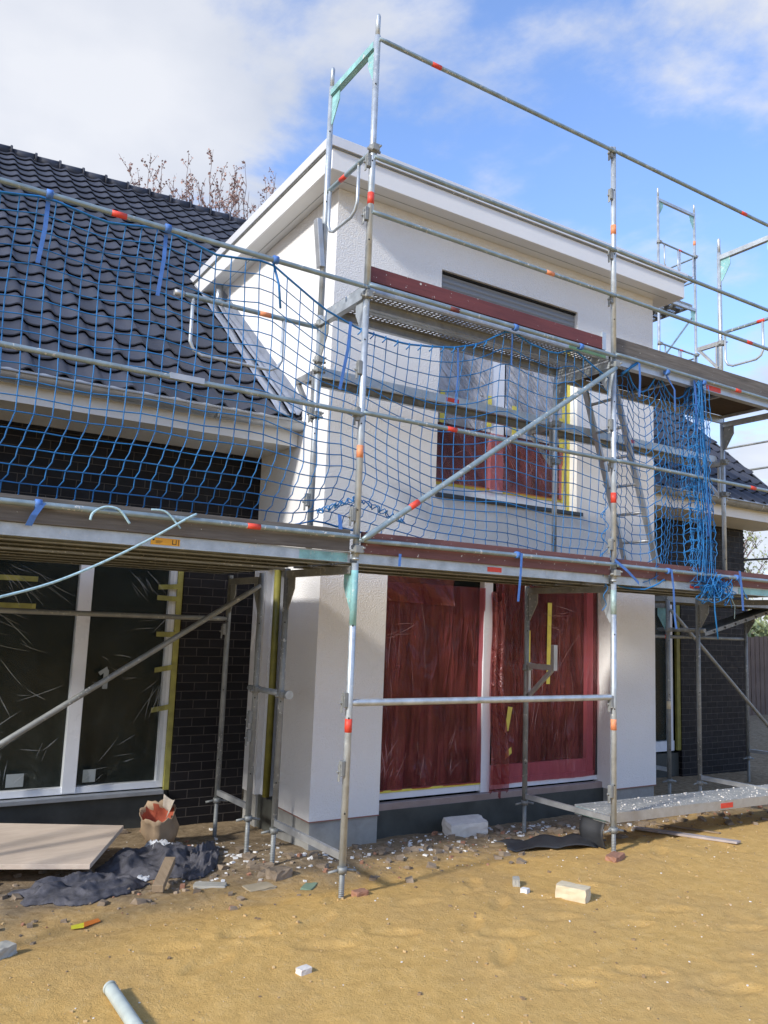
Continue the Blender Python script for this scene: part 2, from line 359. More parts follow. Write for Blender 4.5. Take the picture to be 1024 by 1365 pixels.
def each(mb, name, mat, parent=None):
    # one object per separate piece of the mesh
    par = list(range(len(mb.v)))
    def find(a):
        while par[a] != a: par[a] = par[par[a]]; a = par[a]
        return a
    for f in mb.f:
        r_ = find(f[0])
        for k in f[1:]: par[find(k)] = r_
    grp = {}
    for f, sm in zip(mb.f, mb.sm): grp.setdefault(find(f[0]), []).append((f, sm))
    out = []
    for fs in grp.values():
        ids = sorted({k for f, _ in fs for k in f}); mp = {k: i for i, k in enumerate(ids)}; q = MB()
        q.v = [mb.v[k] for k in ids]; q.f = [tuple(mp[k] for k in f) for f, _ in fs]; q.sm = [x for _, x in fs]; out.append(q.build(name, mat, parent))
    return out
ORG = {}
def tag(o, label=None, cat=None, group=None, kind=None):
    if label: o['label'] = label
    if cat: o['category'] = cat
    if group: o['group'] = group
    if kind: o['kind'] = kind
    return o
def thing(name, loc, label, cat, group=None):
    o = bpy.data.objects.new(name, None); o.location = loc; o.empty_display_size = .2; COL.objects.link(o)
    ORG[o.name] = Vector(loc); return tag(o, label, cat, group)
def box(name, mat, parent, *a, bevel=0.): return MB().box(*a).build(name, mat, parent, bevel)

# value noise for geometry
_T = rng.random((256, 256))
def vnoise(x, y):
    x = np.asarray(x, float); y = np.asarray(y, float); xi = np.floor(x).astype(int); yi = np.floor(y).astype(int); a = x-xi; b = y-yi
    a = a*a*(3-2*a); b = b*b*(3-2*b); g_ = lambda i, j: _T[i & 255, j & 255]
    return (g_(xi, yi)*(1-a)+g_(xi+1, yi)*a)*(1-b)+(g_(xi, yi+1)*(1-a)+g_(xi+1, yi+1)*a)*b
def fbm(x, y, o=4):
    r = 0; am = 1; t = 0
    for i in range(o): r = r+am*(vnoise(x*2**i+17*i, y*2**i+31*i)-.5); t += am; am *= .5
    return r/t
_fr = random.Random(21); _FP = []
for _k in range(9):
    _x, _y, _a = _fr.uniform(-2, 3), _fr.uniform(-2.0, .1), _fr.uniform(-.6, .9)
    for _j in range(4): _FP.append((_x+_j*.42*math.cos(_a)-(.09 if _j % 2 else -.09)*math.sin(_a), _y+_j*.42*math.sin(_a)+(.09 if _j % 2 else -.09)*math.cos(_a), _a+_fr.uniform(-.2, .2)))
def gz(x, y):
    x = np.asarray(x, float); y = np.asarray(y, float)
    base = np.interp(y, [-12, -.2, 1.3, 2.2, 6, 60], [.24, .19, .06, .02, -.05, -.2]) - .05*np.clip((x-5)/4, 0, 1)
    lump = fbm(x*1.3, y*1.3, 3)*.07 + fbm(x*4.4+y*3.1, y*4.4-x*3.1, 4)*.030 + fbm(x*19+y*15, y*19-x*15, 2)*.010
    near = np.exp(-((y-1.0)/.7)**2)
    # vehicle ruts running along the plot
    rut = -.030*np.exp(-((y-(.35+.12*np.sin(x*1.1)) )/.16)**2)*(x < 0.5)
    if _FP is not None:
        for fx_, fy_, fa_ in _FP:
            dx, dy = x-fx_, y-fy_; u_ = (dx*math.cos(fa_)+dy*math.sin(fa_))/.15; v_ = (-dx*math.sin(fa_)+dy*math.cos(fa_))/.055; q_ = u_*u_+v_*v_
            base = base-.014*np.exp(-q_**2)+.007*np.exp(-(q_-1.9)**2*1.5)
    lump = lump+fbm(x*8+y*9+3, y*8-x*9, 3)*.012*np.clip(fbm(x*1.1+7, y*1.1, 2)*4+.6, 0, 1.2)
    base = base+.05*np.exp(-((y-.95)/.35)**2)*np.clip((x-3.2)/1.2, 0, 1)*np.clip((6.5-x)/1, 0, 1)
    return base + lump*(.42+.8*near) + rut
def G(x, y): return float(gz(x, y))

# ------------------------------------------------------------------ ground
def axis(segs):
    out = []
    for a, b, st in segs: out += list(np.arange(a, b, st))
    out.append(segs[-1][1]); return np.array(out)
gx = axis([(-60, -8, 4), (-8, -2.8, .4), (-2.8, 4.6, .028), (4.6, 9, .08), (9, 20, .6), (20, 120, 8)])
gy = axis([(-60, -8, 4), (-8, -2.8, .4), (-2.8, 2.9, .028), (2.9, 6, .25), (6, 20, .8), (20, 160, 10)])
GX, GY = np.meshgrid(gx, gy, indexing='ij')
g = MB(); g.grid(np.stack([GX, GY, gz(GX, GY)], -1), True)
tag(g.build('ground', m_sand), 'ochre sandy soil in front of the house', None, None, 'structure')

# ------------------------------------------------------------------ house
PZ = .30           # underside of plaster
BX0, BX1, BY0, BYB, BZ = .46, 4.79, 1.40, 5.1, 5.966
WY = 2.85          # clinker wall plane
SL = .794
def roofz(y): return 3.86+(y-2.0)*SL
H = thing('house', (2.4, 2.85, 0), 'dark brick house with anthracite tiled roof and projecting white plastered two-storey bay', 'house')
# bay front wall, with lower opening 1.15..4.05 and upper opening 1.66..3.52
b = MB(); T = .30
y0, y1 = BY0, BY0+T
b.box(BX0, 1.15, y0, y1, PZ, 2.50); b.box(4.06, BX1, y0, y1, PZ, 2.50)
b.box(BX0, BX1, y0, y1, 2.50, 3.235)
b.box(BX0, 1.66, y0, y1, 3.235, 5.50); b.box(3.54, BX1, y0, y1, 3.235, 5.50)
b.box(BX0, BX1, y0, y1, 5.50, BZ)
# left side wall with tall narrow opening Y 2.06..2.55
b.box(BX0, BX0+T, y1, 2.06, PZ, BZ); b.box(BX0, BX0+T, 2.55, 2.90, PZ, BZ); b.box(BX0, BX0+T, 2.06, 2.55, 2.45, BZ)
b.box(BX0, BX0+T, 2.90, BYB, 2.4, BZ)
b.box(BX1-T, BX1, y1, BYB, PZ, BZ)
b.build('plastered_wall', m_plaster, H)
b = MB(); ins = .018
b.box(BX0+ins, 1.148, y0+ins, y1, -.2, PZ); b.box(4.062, BX1-ins, y0+ins, y1, -.2, PZ)
b.box(BX0+ins, BX0+T, y1, 2.06, -.2, PZ); b.box(BX0+ins, BX0+T, 2.55, 2.85, -.2, PZ); b.box(BX1-T, BX1-ins, y1, 2.85, -.2, PZ)
each(b, 'plinth', m_plinth, H)
b = MB(); b.box(BX0-.004, 1.154, y0-.004, y0+.03, PZ-.008, PZ-.001); b.box(4.056, BX1+.004, y0-.004, y0+.03, PZ-.008, PZ-.001); b.box(BX0-.004, BX0+.03, y0+.031, 2.06, PZ-.008, PZ-.001)
each(b, 'plinth_trim', simple('rust_red_trim', (.30, .13, .10), .6), H)
box('foundation_wall', m_blackmem, H, 1.15, 4.06, 1.50, 1.8, -.2, .30)
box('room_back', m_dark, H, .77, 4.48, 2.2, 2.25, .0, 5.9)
box('side_opening_base', m_blackmem, H, BX0+.04, BX0+.3, 2.06, 2.55, -.2, .30)

# clinker walls, left and right of the bay
b = MB(); D = .35
b.box(-6.5, BX0, WY, WY+D, 2.46, 3.66); b.box(-.27, BX0-.001, WY, WY+D, -.3, 2.46)
b.build('brick_wall', m_brick, H)
b = MB(); b.box(BX1, 8.62, WY, WY+D, 2.46, 3.66); b.box(7.10, 8.62, WY, WY+D, -.3, 2.46); b.box(8.62-D, 8.62, WY+D, 9.5, -.3, 3.66)
b.add([(8.62-.05, WY+.02, 3.66), (8.62-.05, 14.5, 3.66), (8.62-.05, 8.65, 9.0)], [(0, 1, 2)])
b.build('brick_wall', m_brick, H)
box('foundation_wall', m_blackmem, H, -6.5, -.272, WY+.06, WY+D, -.3, .34)
box('foundation_wall', m_blackmem, H, BX1, 7.098, WY+.06, WY+D, -.3, .30)
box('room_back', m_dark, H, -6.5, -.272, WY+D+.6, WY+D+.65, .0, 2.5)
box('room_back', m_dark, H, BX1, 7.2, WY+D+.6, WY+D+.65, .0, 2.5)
# teeth of the clinker at the right corner
b = MB()
for i in range(20): b.box(8.621, 8.655, WY+.005, WY+.12, 1.90+i*.0833*1.0, 1.90+i*.0833+.04)
b.build('brick_corner', m_brick, H)

# windows ----------------------------------------------------------
def pane(name, mat, par, x0, x1, y, z0, z1): return box(name, mat, par, x0, x1, y, y+.012, z0, z1)
def filmsheet(x0, x1, z0, z1, y, seed, amp=.012, nx=60, nz=50, vert=1.0):
    u = np.linspace(x0, x1, nx); w = np.linspace(z0, z1, nz); X, Z = np.meshgrid(u, w, indexing='ij')
    Y = y+amp*fbm(X*9+seed, Z*2.2*vert+seed, 3)*2+amp*.8*fbm(X*3+Z*2+seed, Z*4, 3)
    return MB().grid(np.stack([X, Y, Z], -1), True)
def strip(b, x0, x1, z0, z1, y, t=.004): b.box(x0, x1, y, y+t, z0, z1)

def crease_glint_mat(name, c, a):
    M = MT(name); M.set('Base Color', c); M.set('Roughness', .3); tr = M.n('ShaderNodeBsdfTransparent'); ms = M.n('ShaderNodeMixShader'); ms.inputs[0].default_value = a
    M.L.new(tr.outputs[0], ms.inputs[1]); M.L.new(M.b.outputs[0], ms.inputs[2]); M.L.new(ms.outputs[0], M.out.inputs[0]); return M.m
m_cr_w = crease_glint_mat('clear_film_crease_glint', (.66, .70, .70), .30); m_cr_r = crease_glint_mat('red_film_crease_glint', (.80, .48, .48), .34)
def crease_glints(par, y, mat, specs, seed=1, box=None, idx=0):  # flat pale slivers paint the highlights that film creases would catch
    rr = random.Random(seed); b = MB()
    for cx_, cz_, ang, spr, n_, l0, l1, rad in specs:
        for _ in range(n_):
            a_ = math.radians(ang+rr.uniform(-spr, spr)); L_ = rr.uniform(l0, l1); x = cx_+rr.uniform(-rad, rad); z = cz_+rr.uniform(-rad, rad); cv = rr.uniform(-.25, .25); w_ = rr.uniform(.0015, .0045); P_ = []
            for i in range(7):
                t = i/6; d = L_*t; aa = a_+cv*t; P_.append((x+d*math.cos(aa), z+d*math.sin(aa), w_*math.sin(math.pi*min(.97, max(.03, t)))*rr.uniform(.6, 1.2), aa))
            if box and not all(box[0] < p[0] < box[1] and box[2] < p[1] < box[3] for p in P_): continue
            b.grid(np.array([[(p[0]-p[2]*math.sin(p[3]), y, p[1]+p[2]*math.cos(p[3])), (p[0]+p[2]*math.sin(p[3]), y, p[1]-p[2]*math.cos(p[3]))] for p in P_]), False)
    tgt = [o for o in bpy.data.objects if o.parent == par and o.name.startswith('protective_film')][idx]
    off = ORG[tgt.name]; me = tgt.data; me.materials.append(mat); import bmesh; bm = bmesh.new(); bm.from_mesh(me)
    vs = [bm.verts.new((p[0]-off.x, p[1]-off.y, p[2]-off.z)) for p in b.v]
    for f in b.f: q = bm.faces.new([vs[i] for i in f]); q.material_index = 1
    bm.to_mesh(me); bm.free(); return tgt
# big lower glazing of the bay (Y 1.58)
y = 1.58
w = MB().box(1.15, 4.14, y+.06, y+.12, .30, 2.5).build('patio_window', m_glass, H)
b = MB(); b.box(1.15, 2.42, y, y+.06, .375, .45); b.box(1.15, 1.21, y, y+.06, .45, 2.5); b.box(2.42, 2.53, y-.02, y+.06, .36, 2.5)
b.box(2.53, 4.06, y+.01, y+.06, .37, .47); b.box(3.90, 4.00, y+.01, y+.06, .47, 2.5); b.build('window_frame', m_white, w, .004)
MB().box(2.53, 3.90, y+.02, y+.055, .47, .60).build('sash_rail', m_white, w, .004)
MB().box(1.152, 4.058, y-.07, y+.0, .285, .36).build('window_sill', simple('reddish_grey_sill', (.34, .27, .25), .45, .3, .2, 4), w, .004)
b = MB(); b.box(4.01, 4.06, y+.005, y+.06, .42, 2.5); b.build('jamb_gap', m_darkframe, w)
b = MB(); strip(b, 1.16, 2.42, .437, .458, y-.012); strip(b, 4.062, 4.09, .37, 2.5, y-.03); b.box(4.063, 4.095, y-.10, y-.032, .32, 2.45)
each(b, 'masking_tape', m_yellow, w)
b = MB(); strip(b, 2.99, 3.03, 1.25, 1.95, y-.035); b.add([(3.26, y-.035, 1.4), (3.31, y-.035, 1.4), (3.33, y-.035, 2.25), (3.27, y-.035, 2.25)], [(0, 1, 2, 3)])
b.add([(2.70, y-.036, .92), (2.75, y-.036, .94), (2.80, y-.036, 1.17), (2.74, y-.036, 1.18)], [(0, 1, 2, 3)])
b.add([(2.71, y-.036, .66), (2.80, y-.036, .72), (2.79, y-.036, .78), (2.72, y-.036, .74)], [(0, 1, 2, 3)])
each(b, 'masking_tape', m_yellow, w)
filmsheet(1.18, 2.43, .452, 2.36, y-.012, 1, .02).build('protective_film', m_film_red, w)
filmsheet(2.56, 4.02, .42, 2.48, y-.015, 5, .022).build('protective_film', m_film_red, w)
crease_glints(w, y-.045, m_cr_r, [(1.25, .62, 75, 25, 16, .08, .35, .12), (1.9, .6, 80, 30, 14, .08, .3, .25), (1.3, 1.9, 20, 25, 5, .1, .3, .1), (1.6, 1.5, 95, 12, 8, .15, .6, .35), (3.3, 2.15, -10, 14, 7, .15, .4, .15), (3.6, 1.3, 75, 15, 8, .2, .6, .3), (2.9, 1.0, 85, 12, 8, .15, .5, .3), (3.5, .6, 60, 40, 8, .08, .3, .35), (2.62, 1.8, 92, 6, 6, .2, .6, .05)], 3, (1.2, 4.0, .47, 2.42))
# film gathered and hanging over the mullion foot
u = np.linspace(0, 1, 26); q = np.linspace(0, 1, 30); UQ, QQ = np.meshgrid(u, q, indexing='ij')
X = 2.485+UQ*(.27-.10*QQ)+.02*np.sin(QQ*9); Z = .33+.05*np.sin(UQ*8)+QQ*1.95; Y = y-.04-.02*np.sin(UQ*16+QQ*3)-.02*(1-QQ)
MB().grid(np.stack([X, Y, Z], -1)).build('film_fold', m_film_red2, w)
X = 1.16+UQ*.85; Z = 2.18+QQ*.22-UQ*.02+.14*UQ*QQ; Y = y-.05+.02*np.sin(UQ*11+QQ*7)
MB().grid(np.stack([X, Y, Z], -1)).build('film_fold', m_film_red2, w)

# upper window of the bay (Y 1.52)
y = 1.53
w = MB().box(1.66, 3.54, y+.06, y+.10, 3.26, 5.5).build('upper_window', m_glass_grey, H)
b = MB(); b.box(1.66, 3.54, y, y+.06, 3.26, 3.345); b.box(1.66, 1.72, y, y+.06, 3.345, 5.2); b.box(3.46, 3.54, y, y+.06, 3.345, 5.2); b.box(2.43, 2.60, y-.01, y+.06, 3.345, 5.2)
b.box(1.66, 3.54, y, y+.06, 5.14, 5.20); b.build('window_frame', m_white, w, .004)
MB().box(1.662, 3.538, y-.10, y-.02, 5.478, 5.497).build('shutter_slot', m_dark, w)
MB().box(1.662, 3.538, y-.08, y+.05, 5.215, 5.474).build('roller_shutter', m_shutter, w)
MB().box(2.46, 2.54, y-.095, y-.082, 5.18, 5.26).build('shutter_clip', m_white, w)
b = MB(); b.tube([(1.9, y-.09, 5.30), (2.35, y-.10, 5.275), (2.5, y-.10, 5.30), (2.62, y-.10, 5.25), (3.4, y-.09, 5.26)], .006, 6); b.build('shutter_cable', m_black, w)
b = MB(); strip(b, 1.72, 3.46, 3.345, 3.385, y-.003); strip(b, 3.43, 3.47, 3.34, 5.1, y-.016); strip(b, 3.50, 3.538, 3.26, 5.45, y-.02)
for xx, zz in ((1.76, 3.97), (2.36, 4.02), (2.70, 3.97), (3.38, 3.95)): strip(b, xx, xx+.06, zz, zz+.33, y-.022, .002)
each(b, 'masking_tape', m_yellow, w)
filmsheet(1.70, 3.44, 3.37, 3.96, y-.018, 9, .014).build('protective_film', m_film_red2, w)
filmsheet(1.69, 2.42, 3.97, 5.12, y-.012, 12, .012).build('protective_film', m_film_grey, w)
filmsheet(2.61, 3.44, 3.97, 5.12, y-.012, 14, .012).build('protective_film', m_film_grey, w)
crease_glints(w, y-.035, m_cr_r, [(1.8, 3.5, 70, 40, 10, .06, .25, .2), (2.8, 3.45, 80, 30, 12, .06, .3, .3), (3.2, 3.8, 150, 30, 6, .1, .3, .15)], 5, (1.7, 3.45, 3.38, 3.95))
# projecting dark sill
MB().box(1.655, 3.60, 1.36, 1.53, 3.195, 3.235).build('window_sill', m_darkframe, w, .004)

# narrow side opening in the left flank of the bay
w = MB().box(BX0+.14, BX0+.18, 2.06, 2.55, .30, 2.45).build('side_window', m_glass, H)
b = MB(); b.box(BX0+.06, BX0+.14, 2.42, 2.55, .30, 2.45); b.box(BX0+.06, BX0+.14, 2.06, 2.12, .30, 2.45); b.build('window_frame', m_white, w)
b = MB(); b.tube([(BX0+.02, 2.33, .32), (BX0+.025, 2.33, 1.3), (BX0+.02, 2.33, 2.44)], .034, 10); b.build('wrapped_post', m_olive, w)

# left patio window in the clinker wall
y = WY+.05
w = MB().box(-6.4, -.272, y+.06, y+.11, .34, 2.46).build('patio_window', m_glass, H)
b = MB(); b.box(-6.4, -.39, y, y+.06, .36, .42); b.box(-1.235, -1.115, y-.015, y+.06, .37, 2.46); b.box(-.395, -.325, y, y+.06, .36, 2.46); b.box(-3.9, -3.75, y, y+.06, .42, 2.46)
b.build('window_frame', m_white, w, .004)
MB().box(-6.4, -.34, y-.09, y-.002, .315, .352).build('window_sill', m_zinc, w, .003)
b = MB(); b.box(-.325, -.275, y-.03, y+.0, .34, 2.46)
for zz in (2.22, 2.10, 1.76, 1.45, 1.08): dz_ = random.uniform(-.03, .03); x_ = -.52+.06*random.random(); b.add([(x_, y-.02, zz+dz_), (-.325, y-.034, zz), (-.325, y-.034, zz+.05), (x_, y-.02, zz+.045+dz_)], [(0, 1, 2, 3)])
for zz in (2.22, 1.98): b.box(-2.0, -1.6+.1*random.random(), y-.026, y-.022, zz, zz+.045)
each(b, 'masking_tape', simple('shaded_masking_tape', (.36, .33, .08), .55, 0, .2, 12), w)  # yellow tape with the shade of the left wing put into its colour
filmsheet(-6.3, -1.235, .43, 2.44, y-.03, 20, .03, 130, 50).build('protective_film', m_film_clear, w)
filmsheet(-1.115, -.37, .43, 2.44, y-.03, 25, .03, 50, 50).build('protective_film', m_film_clear, w)
crease_glints(w, y-.06, m_cr_w, [(-1.75, 2.32, -38, 10, 16, .15, .5, .16), (-2.1, 2.0, -35, 15, 10, .2, .5, .2), (-1.9, 1.5, -30, 30, 12, .1, .4, .3), (-1.9, 1.0, 25, 35, 12, .1, .4, .3), (-1.6, .6, 60, 30, 8, .1, .3, .2)], 7, (-2.6, -1.26, .45, 2.4))
crease_glints(w, y-.06, m_cr_w, [(-.72, 2.36, -55, 12, 18, .12, .42, .12), (-.45, 1.9, 200, 25, 6, .1, .3, .06), (-.95, 1.4, -20, 25, 8, .08, .3, .2), (-.45, 1.35, 240, 15, 7, .2, .5, .06), (-.9, .62, 30, 30, 8, .08, .3, .2)], 8, (-1.10, -.40, .45, 2.4), 1)
b = MB(); b.add([(-.965, y-.04, 1.28), (-.92, y-.04, 1.28), (-.915, y-.04, 1.45), (-.96, y-.04, 1.45)], [(0, 1, 2, 3)]); b.add([(-.99, y-.041, 1.40), (-.925, y-.041, 1.45), (-.935, y-.041, 1.48), (-1.01, y-.041, 1.43)], [(0, 1, 2, 3)])
b.add([(-1.07, y-.04, .46), (-.96, y-.04, .46), (-.96, y-.04, .57), (-1.07, y-.04, .57)], [(0, 1, 2, 3)]); b.add([(-1.70, y-.04, .46), (-1.56, y-.04, .46), (-1.56, y-.04, .57), (-1.70, y-.04, .57)], [(0, 1, 2, 3)])
each(b, 'window_sticker', simple('grey_sticker', (.30, .33, .33), .6, 0, .1), w)
# right patio window
w = MB().box(BX1, 7.098, y+.06, y+.11, .30, 2.46).build('patio_window', m_glass, H)
b = MB(); b.box(BX1, 7.0, y, y+.06, .33, .47); b.box(6.90, 6.98, y, y+.06, .47, 2.46); b.build('window_frame', m_white, w, .004)
MB().box(7.02, 7.095, y-.04, y, .34, 2.46).build('masking_tape', m_olive, w)
filmsheet(BX1, 6.9, .47, 2.44, y-.02, 31, .025).build('protective_film', m_film_clear, w)

# main roof ----------------------------------------------------------
TW, CL, YE, NC = .27, .288, 1.93, 24
def tilesheet():
    b = MB()
    for (xa, xb, c0, c1) in ((-6.5, .47, 0, NC), (.47, 4.78, 11, NC), (4.78, 9.9, 0, NC)):
        for c in range(c0, c1):
            ya, yb = YE+c*CL, YE+(c+1)*CL+.03
            if xa > 4 : pass
            xm = xb
            if xb > 9: xm = 8.55+.36*(ya-2.0)*1.0; xm = min(xm, 9.45)
            n = max(2, int(round((xm-xa)/(TW/14))))
            X = np.linspace(xa, xm, n+1); s = (X/TW) % 1.0
            roll = np.where(s < .40, 0, np.where(s < .78, .5-.5*np.cos(np.pi*(s-.40)/.38), .5+.5*np.cos(np.pi*(s-.78)/.22)))
            h = .040*roll-.007*np.sin(np.pi*np.clip(s/.42, 0, 1))
            jit = .004*(rng.random(1000)[(np.floor(X/TW).astype(int)) % 1000])
            base = roofz(ya); lift = .043
            e0 = np.stack([X, X*0+ya+.085, roofz(ya+.085)+h*.8+jit-.004], -1)
            e1 = np.stack([X, X*0+ya-.002, base+h+jit+lift-.015], -1)
            e2 = np.stack([X, X*0+ya-.004, base+h+jit+lift-.003], -1)
            e3 = np.stack([X, X*0+ya+.006, base+.005+h+jit+lift], -1)
            e4 = np.stack([X, X*0+yb, roofz(yb)+h+jit+.002], -1)
            b.grid(np.stack([e0, e1], 0), True, flip=True); b.grid(np.stack([e1, e2], 0), True, flip=True); b.grid(np.stack([e2, e3, e4], 0), True, flip=True)
            # break shading at the nose
    return b
tl = tilesheet()
ro = tl.build('tiled_roof', m_tile, H)
# under-roof sheet (battens) so nothing shows through, rear slope, ridge
b = MB(); ytop = 8.72; zt = roofz(ytop)
for xa, xb, ya in ((-6.5, .46, 1.95), (.46, 4.79, 5.0)): b.add([(xa, ya, roofz(ya)-.03), (xb, ya, roofz(ya)-.03), (xb, ytop, zt-.03), (xa, ytop, zt-.03)], [(0, 1, 2, 3)])
b.add([(4.79, 1.95, roofz(1.95)-.03), (8.5, 1.95, roofz(1.95)-.03), (9.4, 4.5, roofz(4.5)-.03), (9.4, ytop, zt-.03), (4.79, ytop, zt-.03)], [(0, 1, 2, 3, 4)])
b.add([(-6.5, ytop, zt), (9.4, ytop, zt), (9.4, 15.2, roofz(1.95)), (-6.5, 15.2, roofz(1.95))], [(0, 1, 2, 3)])
b.build('roof_underlay', m_tile, ro)
b = MB(); x = -6.5
while x < 9.3:
    b.tube([(x, ytop+.02, zt+.03), (x+.36, ytop+.02, zt+.045)], [.085, .095], 12); b.tube([(x+.345, ytop+.02, zt+.05), (x+.375, ytop+.02, zt+.05)], [.112, .112], 12); x += .37
b.build('ridge_tile', m_tile, ro)

# eaves: fascia, soffit, gutter
for xa, xb in ((-6.5, BX0-.006), (BX1+.006, 8.9)):
    b = MB(); b.box(xa, xb, 2.02, WY+.0, 3.62, 3.645); b.box(xa, xb, 1.995, 2.018, 3.60, 3.80); b.build('eaves_soffit', m_soffit, H)
    gm = MB(); yc, zc, rg = 1.925, 3.805, .075
    arc = [(yc+rg*math.cos(t), zc+rg*math.sin(t)) for t in np.linspace(math.pi, 2*math.pi, 11)]
    X = np.arange(xa, xb+.01, .5); X[-1] = xb
    gm.grid(np.array([[(xx, a, c) for a, c in arc] for xx in X])); gmx = gm
    gm.tube([(xa, yc-rg-.006, zc+.004), (xb, yc-rg-.006, zc+.004)], .010, 8)
    for xx in ([xa, xb]): gm.add([(xx, a, c) for a, c in arc], [tuple(range(len(arc)))])
    gt = gm.build('gutter', m_zinc if xa < 0 else m_steel_dull, H)
    bb = MB(); xx = xa+.35
    while xx < xb-.1:
        P = [(xx, yc+(rg+.004)*math.cos(t), zc+(rg+.004)*math.sin(t)) for t in np.linspace(math.pi, 2*math.pi, 11)]
        P2 = [(xx+.03, p[1], p[2]) for p in P]; bb.grid(np.array([P, P2])); xx += .82
    for o_ in each(bb, 'gutter_bracket', m_zinc, gt): o_.modifiers.new('solid', 'SOLIDIFY').thickness = .004
    # drip sheet under the first tile course
    MB().add([(xa, 1.90, 3.832), (xb, 1.90, 3.832), (xb, 2.2, 3.99), (xa, 2.2, 3.99)], [(0, 1, 2, 3)]).build('drip_sheet', m_zinc, gt)
# verge board at the right gable
MB().bar((8.58, 2.0, roofz(2.0)-.05), (9.45, 4.5, roofz(4.5)-.05), .03, .12).build('verge_board', m_darkframe, H)
# flashing along the bay flank
b = MB(); yy = np.linspace(1.93, 4.95, 40)
for i, (xa, xb, dz) in enumerate(((BX0-.24, BX0-.13, .075), (BX0-.125, BX0-.07, .10), (BX0-.065, BX0-.006, .085))):
    P = [[(xx, q, roofz(q)+dz+.006*math.sin(q*9+i)+(.05 if (i == 2 and xx > BX0-.03) else 0)) for xx in (xa, (xa+xb)/2, xb)] for q in yy]; b.grid(np.array(P), True, flip=True)
b.add([(BX0-.0045, q, roofz(q)+dz) for q in (1.93, 4.95) for dz in (.07, .24)], [(0, 1, 3, 2)])
b.build('flashing', m_flashing, H, solid=.006)

# flat bay roof with fascia
OX0, OX1, OY0 = .253, 5.03, 1.16
rb = MB().box(OX0+.03, OX1-.03, OY0+.03, 5.1, 5.99, 6.15).build('bay_roof', m_soffit, H)
b = MB(); b.box(OX0, BX0-.002, OY0, 5.1, BZ, BZ+.018); b.box(BX1+.002, OX1, OY0, 5.1, BZ, BZ+.018); b.box(BX0-.002, BX1+.002, OY0, BY0-.002, BZ, BZ+.018)
b.build('soffit', m_soffit, rb)
b = MB(); b.box(OX0+.125, OX0+.131, OY0+.12, 4.9, BZ-.002, BZ-.0003); b.box(OX0+.125, OX1-.12, OY0+.12, OY0+.126, BZ-.002, BZ-.0003); b.build('soffit_joint', m_steel_dull, rb)
b = MB(); b.box(OX0-.012, OX1+.012, OY0-.022, OY0-.001, BZ-.006, 6.155); b.box(OX0-.024, OX0-.002, OY0, 5.0, BZ-.006, 6.155); b.box(OX1+.002, OX1+.022, OY0, 5.0, BZ-.006, 6.155)
b.build('fascia', simple('white_fascia', (.80, .80, .79), .35, 0, .02, 2), rb, .003)
b = MB(); b.box(OX0-.05, OX1+.045, OY0-.05, OY0-.024, 6.165, 6.262); b.box(OX0-.052, OX0-.026, OY0-.022, 5.0, 6.165, 6.262); b.box(OX1+.024, OX1+.046, OY0-.022, 5.0, 6.165, 6.262)
b.box(OX0-.026, OX1+.02, OY0-.02, 5.1, 6.235, 6.255)
b.build('roof_edge_profile', simple('white_edge_metal', (.72, .73, .75), .35, .1, .03, 2), rb, .003)
b = MB(); b.box(OX0-.035, OX1+.03, OY0-.034, OY0-.003, 6.153, 6.164); b.box(OX0-.038, OX0-.004, OY0-.0, 5.0, 6.153, 6.164)
b.build('edge_shadow_line', m_steel_dull, rb)  # grey strip stands in for the shadow line below the edge profile
b = MB(); b.tube([(.36, 4.25, 5.64), (.36, 4.22, 5.97)], .045, 12); b.build('downpipe', m_zinc_new, H)

# ------------------------------------------------------------------ scaffold helpers
R_ = .0242
def gusset(par, x, y, z, d, ax=1, mat=None, h=.26, w=.12):
    # sheet gusset under a transom end; d = direction (+1/-1) along the transom
    poly = [(0, 0), (w*d, 0), (w*d, -h*.35), (0.015*d, -h), (0, -h)]
    b = MB()
    if ax == 1: b.prism([(y+p[0], z+p[1]) for p in poly], 0, x-.004, x+.004)
    else: b.prism([(x+p[0], z+p[1]) for p in poly], 1, y-.004, y+.004)
    return b.build('gusset_plate', mat or m_turq, par)
def transom(par, p, q, mat=None, name='transom'):
    b = MB(); P, Q = Vector(p), Vector(q); up = Vector((0, 0, 1))
    s_ = up.cross((Q-P).normalized())
    b.bar(P+s_*.022, Q+s_*.022, .005, .055); b.bar(P-s_*.022, Q-s_*.022, .005, .055); b.bar(P-up*.025, Q-up*.025, .044, .005)
    return b.build(name, mat or m_steel, par)
def rail(par, p, q, r=R_*.74, marks=(), mat=None, name='guard_rail', flat=True, mm=None):
    P, Q = Vector(p), Vector(q); d = (Q-P).normalized(); b = MB(); b.tube([P, P+d*.06, Q-d*.06, Q], [r*.75, r, r, r*.75], 12)
    o = b.build(name, mat or m_rail, par)
    for t in marks:
        c = P.lerp(Q, t); MB().tube([c-d*.045, c+d*.045], r*1.05, 12).build('marker_band', mm or m_red, o)
    return o
def post(par, x, y, z0, z1, r=R_, spigot=True, marks=(), mat=None, holes=True, name='standard', collars=()):
    b = MB(); b.tube([(x, y, z0), (x, y, z1)], r, 16)
    if spigot: b.tube([(x, y, z1-.01), (x, y, z1+.165), (x, y, z1+.18)], [r*.76, r*.76, r*.55], 12)
    for c in collars: b.tube([(x, y, c-.006), (x, y, c+.006)], r*1.12, 16)
    o = b.build(name, mat or m_steel, par)
    for t, mm in marks: MB().tube([(x, y, t-.045), (x, y, t+.045)], r*1.04, 16).build('marker_band', mm, o)
    if holes:
        h = MB(); z = z0+.35
        while z < z1-.1: h.tube([(x-.012, y-r-.0005, z), (x-.012, y-r+.004, z)], .006, 8); z += .62
        h.build('bolt_hole', m_black, o)
    return o
